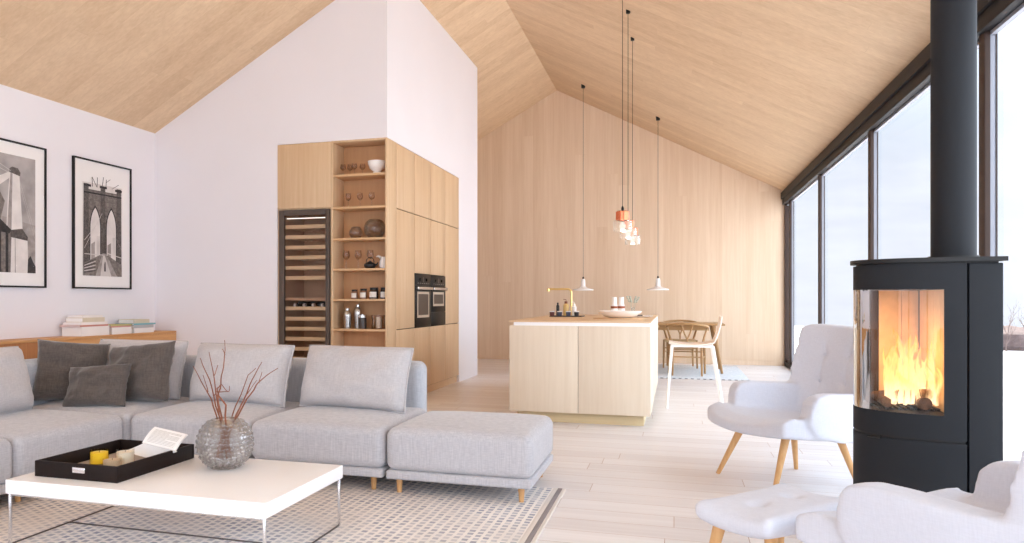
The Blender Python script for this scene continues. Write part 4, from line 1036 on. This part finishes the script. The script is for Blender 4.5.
def draw_detail(P):
    P([(0, 0), (1, 0), (1, 1), (0, 1)], 5)
    P([(0, .12), (1, .12), (1, .42), (0, .5)], 4)
    P([(0, .58), (.3, .72), (.5, .80), (.52, .86), (.3, .80), (0, .68)], 3)
    P([(0, .36), (.3, .36), (.42, .6), (.3, .70), (0, .56)], 1)
    P([(.44, .30), (.76, .30), (.69, .84), (.52, .87), (.50, .8), (.47, .6)], 3)
    P([(.46, .36), (.54, .36), (.56, .84), (.52, .85), (.49, .6)], 4)
    P([(.50, .85), (.70, .83), (.71, .86), (.66, .895), (.55, .90), (.5, .88)], 6)
    P([(0, .0), (.54, 0), (.54, .36), (.3, .44), (0, .5)], 1)
    P([(.0, .36), (.5, .33), (.54, .36), (.3, .46), (0, .54)], 2)
    for k in range(4): P([(.04+k*.13, 0), (.09+k*.13, 0), (.09+k*.13, .34), (.04+k*.13, .36)], 2)
    P([(.52, 0), (.86, 0), (.84, .30), (.74, .36), (.54, .36)], 3)
    P([(.52, .30), (.84, .28), (.85, .31), (.74, .38), (.52, .36)], 6); P([(.60, 0), (.615, 0), (.61, .3), (.60, .3)], 4)
    P([(.84, 0), (1, 0), (1, .06), (.95, .10), (.9, .15), (.85, .12)], 2)
    for (x0, y0, x1, y1) in ((.68, .80, 1, .34), (.69, .74, 1, .28), (0, .98, .52, .86), (0, .92, .5, .84)):
        P([(x0, y0), (x1, y1), (x1, y1+.004), (x0, y0+.006)], 0)
framed('framed_print', 'framed black and white print of a bridge tower with twin pointed arches', 5.818, 6.62, 1.206, 2.478, (5.938, 6.491, 1.335, 2.281), draw_tower)
framed('framed_print', 'framed black and white print of a stone pier under a cloudy sky', 4.69, 5.492, 1.206, 2.478, (4.82, 5.376, 1.335, 2.357), draw_detail)

# ------------------------------------------------------------------ armchairs and footstool
def remeshed(mb, name, m, voxel, smooth, post=None, scl=None):
    bmesh.ops.recalc_face_normals(mb.bm, faces=mb.bm.faces)
    me = bpy.data.meshes.new('tmp'); mb.bm.to_mesh(me); mb.bm.free()
    o = bpy.data.objects.new('tmp', me); COL.objects.link(o)
    r = o.modifiers.new('r', 'REMESH'); r.mode = 'VOXEL'; r.voxel_size = voxel
    s = o.modifiers.new('s', 'SMOOTH'); s.iterations = smooth; s.factor = .5
    dg = bpy.context.evaluated_depsgraph_get(); dg.update()
    res = bpy.data.meshes.new_from_object(o.evaluated_get(dg))
    bpy.data.objects.remove(o)
    res.name = name
    if post:
        res.update(); nn = [v.normal.copy() for v in res.vertices]
        for v, n_ in zip(res.vertices, nn): v.co = post(v.co.copy(), n_)
    if scl:
        for v in res.vertices: v.co = Vector((v.co.x*scl[0], v.co.y*scl[1], v.co.z*scl[2]))
    res.materials.clear(); res.materials.append(m)
    for p_ in res.polygons: p_.use_smooth = True; p_.material_index = 0
    res.update(); return res
def plan_ring(hw, front, back, n=14):
    """seat outline: curved lip in front, straight towards the back"""
    pts = []
    for i in range(n+1):
        u = -1+2*i/n
        pts.append((hw*u, front-.075*abs(u)**2.6+.012*cos(u*pi*1.0)))
    return pts+[(hw*.9, back), (-hw*.9, back)]
def armchair_shell():
    mb = MB()
    # seat: lofted slab, lip raised at the sides, dished in the middle
    def seat(u, v, top):
        x = -1+2*u; y = -.30+.63*v
        hw = .335-.03*(1-v)
        fr = 1-.10*abs(x)**2.4*(v**2)
        X = hw*x; Y = -.30+(y+.30)*fr
        if top: z = .415+.045*abs(x)**2*(v**.8)+.018*v-.03*(1-v)+(-.045*max(0, v-.86)/.14)
        else: z = .30+.03*max(0, v-.55)/.45+.02*abs(x)**2
        return (X, Y, z)
    A = mb.grid(lambda u, v: seat(u, v, True), 14, 14); B = mb.grid(lambda u, v: seat(u, v, False), 14, 14, flip=True)
    rim = lambda V: [V[i][0] for i in range(15)]+[V[14][j] for j in range(1, 15)]+[V[i][14] for i in range(13, -1, -1)]+[V[0][j] for j in range(13, 0, -1)]
    ra, rb = rim(A), rim(B)
    for i in range(len(ra)): mb._f([ra[i], ra[(i+1) % len(ra)], rb[(i+1) % len(ra)], rb[i]])
    # arms: side walls with an upright front step, leaning outwards
    for s in (-1, 1):
        prof = [(-.08, .30), (.07, .345), (.13, .43), (.118, .545), (.085, .585), (.03, .60), (-.12, .592), (-.30, .58), (-.43, .565), (-.41, .42), (-.32, .30)]
        def lean(p, s=s):
            k = (p.z-.3)
            yb = max(0, -p.y-.05)
            return Vector((p.x+s*(.11*k)-s*.10*yb*yb*2.2, p.y, p.z))
        mb.fn = lean; mb.prism(prof, 'x', s*.245, s*.335); mb.fn = None
    # back: tall, reclined, wings curving forward
    def back(u, v, f):
        x = -1+2*u; hw = .30+.03*sin(min(1, v*1.25)*pi)*.6+(.05*v)
        z = .34+.635*v
        top = .03*abs(x)**2-.045*abs(x)**7*v*v
        Y = -.315-.115*v+.11*abs(x)**2.2*(1-.35*v)
        z2 = z+top*v
        return (hw*x, Y-(0 if f else .095), z2)
    A = mb.grid(lambda u, v: back(u, v, True), 14, 14); B = mb.grid(lambda u, v: back(u, v, False), 14, 14, flip=True)
    ra, rb = rim(A), rim(B)
    for i in range(len(ra)): mb._f([ra[i], ra[(i+1) % len(ra)], rb[(i+1) % len(ra)], rb[i]])
    return mb
CS = (1.1, 1.12, .955)
BUT = [(x, v) for v in (.42, .70) for x in (-.17, 0, .17)]
def but_pos(x, v):
    hw = .35; u = x/hw
    return Vector((x, -.315-.115*v+.11*abs(u)**2.2*(1-.35*v)+.004, .34+.635*v))
def chair_post(c, n_):
    if c.y < -.12 and c.z > .45:
        for x, v in BUT:
            b = but_pos(x, v); d = (c-b); dd = sqrt(d.x**2+d.z**2)
            if n_.y > .2:
                c = c+Vector((0, -.012*math.exp(-(dd/.028)**2), 0))
                c = c+Vector((0, -.006*math.exp(-(d.x/.012)**2)*math.exp(-(d.z/.09)**2), 0))
    return c
chair_mesh = remeshed(armchair_shell(), 'upholstery', M['chair'], .011, 10, chair_post, CS)
def make_armchair(loc, rz, label):
    t = thing('armchair', label, 'armchair', loc, rz, 'white contour armchairs')
    o = bpy.data.objects.new('upholstery', chair_mesh); COL.objects.link(o); o.parent = t
    for x, v in BUT:
        b = but_pos(x, v)+Vector((0, -.010, 0)); MB().sphere((b.x*CS[0], b.y*CS[1], b.z*CS[2]), .009, 10, 6, sc=(1, .5, 1)).build('button', M['chair'], t)
    for sx in (-1, 1):
        MB().cyl((sx*.27, .285, 0), (sx*.20, .15, .32), .0125, .024, 16).build('leg', M['legwood'], t)
        MB().cyl((sx*.27, -.285, 0), (sx*.19, -.2, .32), .0125, .024, 16).build('leg', M['legwood'], t)
    return t
ARM1 = atan2(-.504, -.865)-pi/2
ac = make_armchair((.64, 4.97, 0), ARM1, 'white contour armchair with tufted back, standing beyond the wood stove')
ARM2 = atan2(.735, -.677)-pi/2
dup(ac, (.835, 2.655, 0), ARM2, 'white contour armchair in front of the wood stove, seen from behind its arm')
def stool_shell():
    mb = MB()
    def f(q):
        x, y = q.x/.29, q.y/.175
        ang = atan2(q.y, q.x)
        w = 1-.05*(1-abs(x)**2)*(abs(y) > .5)*1.0-.03*(1-abs(y)**2)*(abs(x) > .5)
        lift = .022*(x*x)*(y*y)+.012*abs(y)**2*(1 if q.z > 0 else .4)
        dome = .018*(1-x*x)*(1-y*y) if q.z > 0 else -.01*(1-x*x)*(1-y*y)
        return Vector((q.x*w, q.y*w, q.z+lift+dome))
    mb.rbox((0, 0, .328), (.275, .16, .034), .033, 5, 16, fn=f); return mb
def stool_post(c, n_):
    for bx_ in (-.1, .1):
        d = Vector((c.x-bx_, c.y, 0)).length
        if n_.z > .3: c = c-Vector((0, 0, .018*math.exp(-(d/.03)**2)+.005*math.exp(-(c.y/.02)**2)*math.exp(-((c.x-bx_)/.07)**2)))
    c.z += .0015*noise.noise(c*7)
    return c
t = thing('footstool', 'white tufted footstool with splayed oak legs between the two armchairs', 'footstool', (.348, 2.96, -.0), ARM2+.12)
o = bpy.data.objects.new('cushion', remeshed(stool_shell(), 'cushion', M['chair'], .0125, 8, stool_post)); COL.objects.link(o); o.parent = t
for bx_ in (-.1, .1): MB().sphere((bx_, 0, .358), .011, 10, 6, sc=(1, 1, .5)).build('button', M['chair'], t)
for sx in (-1, 1):
    for sy in (-1, 1): MB().cyl((sx*.235, sy*.145, 0), (sx*.175, sy*.10, .305), .0125, .023, 16).build('leg', M['legwood'], t)

# ------------------------------------------------------------------ wood stove
SXc, SYc, SA, SB, SR = 1.112, 3.72, .357, .24, 1.232
def arc(p0, p1, n, k=1.0, off=0.0):
    """outline points (front of the stove is -x); p in degrees, -90 = near side"""
    r = []
    for i in range(n+1):
        a = radians(p0+(p1-p0)*i/n)
        r.append((SXc-(SA*k+off)*cos(a), SYc+(SB*k+off)*sin(a)))
    return r
def full(off=0.0, n=40): return [(SR+off, SYc-SB-off)]+arc(-90, 90, n, 1, off)+[(SR+off, SYc+SB+off)]
t = thing('wood_stove', 'tall black wood stove with curved glass front and burning fire', 'stove', (0, 0, 0))
def shellwall(p0, p1, z0, z1, th=.012, n=40):
    o_ = arc(p0, p1, n); i_ = [(x+th*cos(radians(p0+(p1-p0)*k/n)), y-th*sin(radians(p0+(p1-p0)*k/n))) for k, (x, y) in enumerate(o_)]
    return o_+i_[::-1]
mb = MB(); mb.prism(full(-.004), 'z', 0, .03); mb.build('foot', M['stove_dark'], t)
MB().prism(arc(-89.5, 89.5, 44)+[(SXc, SYc+SB-.02), (SXc, SYc-SB+.02)], 'z', .03, .522).build('lower_door', M['stove'], t)
MB().prism(arc(-89, 89, 44, 1, -.006), 'z', .522, .534).build('shadow_gap', M['stove_dark'], t)
MB().prism(arc(-89.5, 89.5, 44)+[(SXc, SYc+SB-.02), (SXc, SYc-SB+.02)], 'z', .534, .632).build('firebox_base', M['stove'], t)
MB().prism(arc(-89.5, 89.5, 44)+[(SXc, SYc+SB-.02), (SXc, SYc-SB+.02)], 'z', 1.142, 1.245).build('upper_band', M['stove'], t)
MB().box(SXc+.004, SR, SYc-SB, SYc+SB, .03, 1.245, .004, 2).build('back_casing', M['stove'], t)
GA = 77
MB().prism(shellwall(-89.5, -GA, 0, 0, .012, 6), 'z', .632, 1.142).build('glass_post', M['stove'], t)
MB().prism(shellwall(GA, 89.5, 0, 0, .012, 6), 'z', .632, 1.142).build('glass_post', M['stove'], t)
MB().prism(full(.012), 'z', 1.252, 1.27).build('top_plate', M['stove_dark'], t)
MB().prism(full(-.012), 'z', 1.245, 1.252).build('top_gap', M['stove_dark'], t)
o_ = arc(-GA, GA, 60, 1, -.001)
mb = MB()
for (a, b), (c, d) in zip(o_, o_[1:]): mb.quad((a, b, .632), (c, d, .632), (c, d, 1.142), (a, b, 1.142))
mb.build('curved_glass', M['stove_pane'], t, 60)
verm = plain('vermiculite', rgb(226, 190, 146), .9, var=.08, vs=20); verm2 = plain('dark_baffle', rgb(60, 50, 46), .9, var=.1, vs=20)
XB = 1.06
mb = MB()
ys = [SYc-.19, SYc-.095, SYc, SYc+.095, SYc+.19]
for a, b in zip(ys, ys[1:]): mb.box(XB, XB+.03, a+.001, b-.001, .633, 1.141, mi=0)
for (xa, ya), (xb, yb), mi in (((.85, .132), (.885, .147), 1), ((.887, .148), (.985, .183), 0), ((.987, .184), (XB, .205), 0)):
    mb.prism([(xa, SYc+ya), (xb, SYc+yb), (xb, SYc+yb+.02), (xa, SYc+ya+.015)], 'z', .633, 1.141, mi)
mb.build('firebrick_lining', [verm, verm2], t)
MB().box(XB+.031, SXc+.003, SYc-.2, SYc+.2, .633, 1.141).build('inner_casing', M['stove_dark'], t)
mb = MB()
for k in range(10): mb.box(.83+k*.024, .842+k*.024, SYc-.1, SYc+.1, .633, .642)
mb.build('ash_grate', M['stove_dark'], t)
MB().tube([(SXc-SA+.06, SYc-.19, .528), (SXc-SA+.02, SYc-.16, .528)], .006, 8).build('air_lever', M['stove_dark'], t)
PXc, PYc = 1.135, SYc
MB().cyl((PXc, PYc, 1.27), (PXc, PYc, roof(PXc)+.1), .0825, n=48).build('flue_pipe', M['stove'], t)
MB().lathe([(.083, 1.27), (.092, 1.27), (.092, 1.285), (.083, 1.285)], (PXc, PYc, 0), 48).build('flue_collar', M['stove_dark'], t)
MB().lathe([(.084, 0), (.13, 0), (.13, .02)], (PXc, PYc, roof(PXc)-.055), 48).build('ceiling_collar', M['stove_dark'], t)
logm = plain('charred_bark', rgb(120, 88, 66), .95, var=.4, vs=24, bump=.6, bs=50); loge = plain('charred_split_wood', rgb(120, 86, 62), .9, var=.4, vs=40)
def log(p0, p1, r, label):
    o = MB(); p0 = Vector(p0); p1 = Vector(p1); n_ = 9
    pts = [p0.lerp(p1, i/n_)+noise.noise_vector(p0*9+Vector((i, 0, 0)))*.004 for i in range(n_+1)]
    o.tube(pts, [r*(1+.1*noise.noise((i*.9, r*100, 2))) for i in range(n_+1)], 14)
    o.bm.faces.ensure_lookup_table(); o.bm.faces[-1].material_index = 1; o.bm.faces[-2].material_index = 1
    return o.build('log', [logm, loge], None, 40, label, 'log', 'logs burning in the stove')
log((.99, SYc-.15, .668), (.98, SYc+.13, .668), .026, 'long log lying at the back of the fire in the stove')
log((.85, SYc+.07, .668), (1.02, SYc-.10, .705), .022, 'log lying crosswise on the others in the fire')
log((.86, SYc-.11, .662), (.88, SYc+.10, .662), .02, 'small log at the front of the fire in the stove')
fm, nt, out = mat('flame')
tc = nt.nodes.new('ShaderNodeTexCoord'); sp = nt.nodes.new('ShaderNodeSeparateXYZ'); nt.links.new(tc.outputs['Object'], sp.inputs[0])
mr = N(nt, 'ShaderNodeMapRange'); nt.links.new(sp.outputs[2], mr.inputs['Value']); mr.inputs['From Min'].default_value = 0; mr.inputs['From Max'].default_value = .32
cr_ = ramp(nt, [(0, (1, .72, .42, 1)), (.3, (1, .5, .16, 1)), (1, (1, .24, .04, 1))], mr.outputs[0])
em = N(nt, 'ShaderNodeEmission', Strength=2.3); nt.links.new(cr_.outputs[0], em.inputs['Color'])
tr = N(nt, 'ShaderNodeBsdfTransparent')
nz = N(nt, 'ShaderNodeTexNoise', Scale=1.0, Detail=3.0); mp = nt.nodes.new('ShaderNodeMapping'); mp.inputs['Scale'].default_value = (34, 34, 9); nt.links.new(tc.outputs['Object'], mp.inputs[0]); nt.links.new(mp.outputs[0], nz.inputs['Vector'])
al = ramp(nt, [(.42, (.03, .03, .03, 1)), (.62, (.8, .8, .8, 1))], nz.outputs['Fac'])
mx = N(nt, 'ShaderNodeMixShader'); nt.links.new(al.outputs[0], mx.inputs[0]); nt.links.new(tr.outputs[0], mx.inputs[1]); nt.links.new(em.outputs[0], mx.inputs[2]); nt.links.new(mx.outputs[0], out.inputs[0])
mb = MB(); rnd = random.Random(11)
for i in range(44):
    y = SYc+rnd.uniform(-.15, .12); x = rnd.uniform(.87, 1.04); c_ = 1-abs(y-SYc)/.2
    H_ = rnd.uniform(.10, .22)+.2*c_*rnd.random(); r0 = rnd.uniform(.006, .018); ph = rnd.uniform(0, 6)
    pts = []; rs = []
    for k in range(13):
        q = k/12; pts.append((x+.018*sin(q*5+ph)*q, y+.03*sin(q*4.2+ph*1.7)*q, H_*q)); rs.append(max(.0006, r0*(.55+.9*q)*(1-q)**.8*1.5))
    mb.tube(pts, rs, 8)
o = mb.build('fire', fm, None, 80, 'orange flames burning over the logs inside the stove', 'fire', None, 'stuff'); o.location = (0, 0, .66)
L = bpy.data.lights.new('fire_light', 'POINT'); L.energy = 2.2; L.color = (1, .55, .22); L.shadow_soft_size = .06
lo = bpy.data.objects.new('fire_light', L); COL.objects.link(lo); lo.location = (.93, SYc-.02, .88)

# ------------------------------------------------------------------ light, sky, camera
sun = bpy.data.lights.new('sun', 'SUN'); sun.energy = 15; sun.angle = radians(5); sun.color = (1, .9, .8)
so = bpy.data.objects.new('sun', sun); COL.objects.link(so)
SUN = Vector((-.10, 1.0, .62)).normalized()      # towards the sun
so.rotation_euler = SUN.to_track_quat('Z', 'Y').to_euler()
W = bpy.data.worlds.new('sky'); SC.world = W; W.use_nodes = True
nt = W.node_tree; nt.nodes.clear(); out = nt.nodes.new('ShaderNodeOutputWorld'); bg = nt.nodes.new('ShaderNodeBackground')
tc = nt.nodes.new('ShaderNodeTexCoord'); sp = nt.nodes.new('ShaderNodeSeparateXYZ'); nt.links.new(tc.outputs['Generated'], sp.inputs[0])
base = ramp(nt, [(0, (.74, .79, .90, 1)), (.14, (.72, .78, .90, 1)), (.35, (.74, .89, 1.0, 1)), (1, (.56, .76, 1.02, 1))], sp.outputs[2])
mp = nt.nodes.new('ShaderNodeMapping'); mp.inputs['Scale'].default_value = (2.2, 2.2, 9.0); nt.links.new(tc.outputs['Generated'], mp.inputs[0])
nz = N(nt, 'ShaderNodeTexNoise', Scale=1.6, Detail=5.0, Roughness=.55); nt.links.new(mp.outputs[0], nz.inputs['Vector'])
cl = ramp(nt, [(.40, (0, 0, 0, 1)), (.66, (1, 1, 1, 1))], nz.outputs['Fac'])
mx = nt.nodes.new('ShaderNodeMix'); mx.data_type = 'RGBA'; nt.links.new(cl.outputs[0], mx.inputs[0]); nt.links.new(base.outputs[0], mx.inputs[6]); mx.inputs[7].default_value = (.87, .93, 1.02, 1)
warm = nt.nodes.new('ShaderNodeMix'); warm.data_type = 'RGBA'; warm.blend_type = 'MULTIPLY'; nt.links.new(mx.outputs[2], warm.inputs[6]); warm.inputs[7].default_value = (1.0, .98, .965, 1); nt.links.new(warm.outputs[2], bg.inputs['Color'])
# unseen sky at right and behind the camera brightened to light the room
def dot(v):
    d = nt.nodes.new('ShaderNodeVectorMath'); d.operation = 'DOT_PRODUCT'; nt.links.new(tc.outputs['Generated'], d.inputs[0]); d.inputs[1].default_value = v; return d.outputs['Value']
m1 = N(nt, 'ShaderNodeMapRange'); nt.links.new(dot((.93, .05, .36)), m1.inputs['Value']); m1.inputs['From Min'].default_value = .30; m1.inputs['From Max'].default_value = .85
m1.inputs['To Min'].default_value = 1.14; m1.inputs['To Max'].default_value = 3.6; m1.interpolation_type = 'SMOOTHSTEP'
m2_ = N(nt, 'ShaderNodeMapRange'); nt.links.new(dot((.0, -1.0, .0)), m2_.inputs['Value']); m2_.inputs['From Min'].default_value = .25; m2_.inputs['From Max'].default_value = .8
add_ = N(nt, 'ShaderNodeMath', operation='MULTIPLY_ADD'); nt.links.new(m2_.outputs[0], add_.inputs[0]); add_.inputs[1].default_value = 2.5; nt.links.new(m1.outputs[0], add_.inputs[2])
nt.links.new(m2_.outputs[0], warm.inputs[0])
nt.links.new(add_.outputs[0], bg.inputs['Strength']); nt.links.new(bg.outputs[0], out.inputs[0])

cam = bpy.data.cameras.new('camera'); co = bpy.data.objects.new('camera', cam); COL.objects.link(co); SC.camera = co
cam.sensor_width = 36; cam.lens = 36*752/1024.; cam.shift_x = 72/1024.; cam.shift_y = 28/1024.; cam.clip_end = 500
co.location = (0, 0, 1.10); co.rotation_euler = (pi/2, 0, atan(235/752.))
SC.view_settings.view_transform = 'Standard'; SC.view_settings.look = 'None'; SC.view_settings.gamma = 1; SC.view_settings.use_curve_mapping = False
SC.view_settings.exposure = 0.04
cy_ = SC.cycles; cy_.max_bounces = 14; cy_.diffuse_bounces = 8; cy_.glossy_bounces = 6; cy_.transmission_bounces = 12; cy_.transparent_max_bounces = 32
cy_.caustics_reflective = False; cy_.caustics_refractive = False; cy_.sample_clamp_indirect = 6; cy_.use_denoising = True
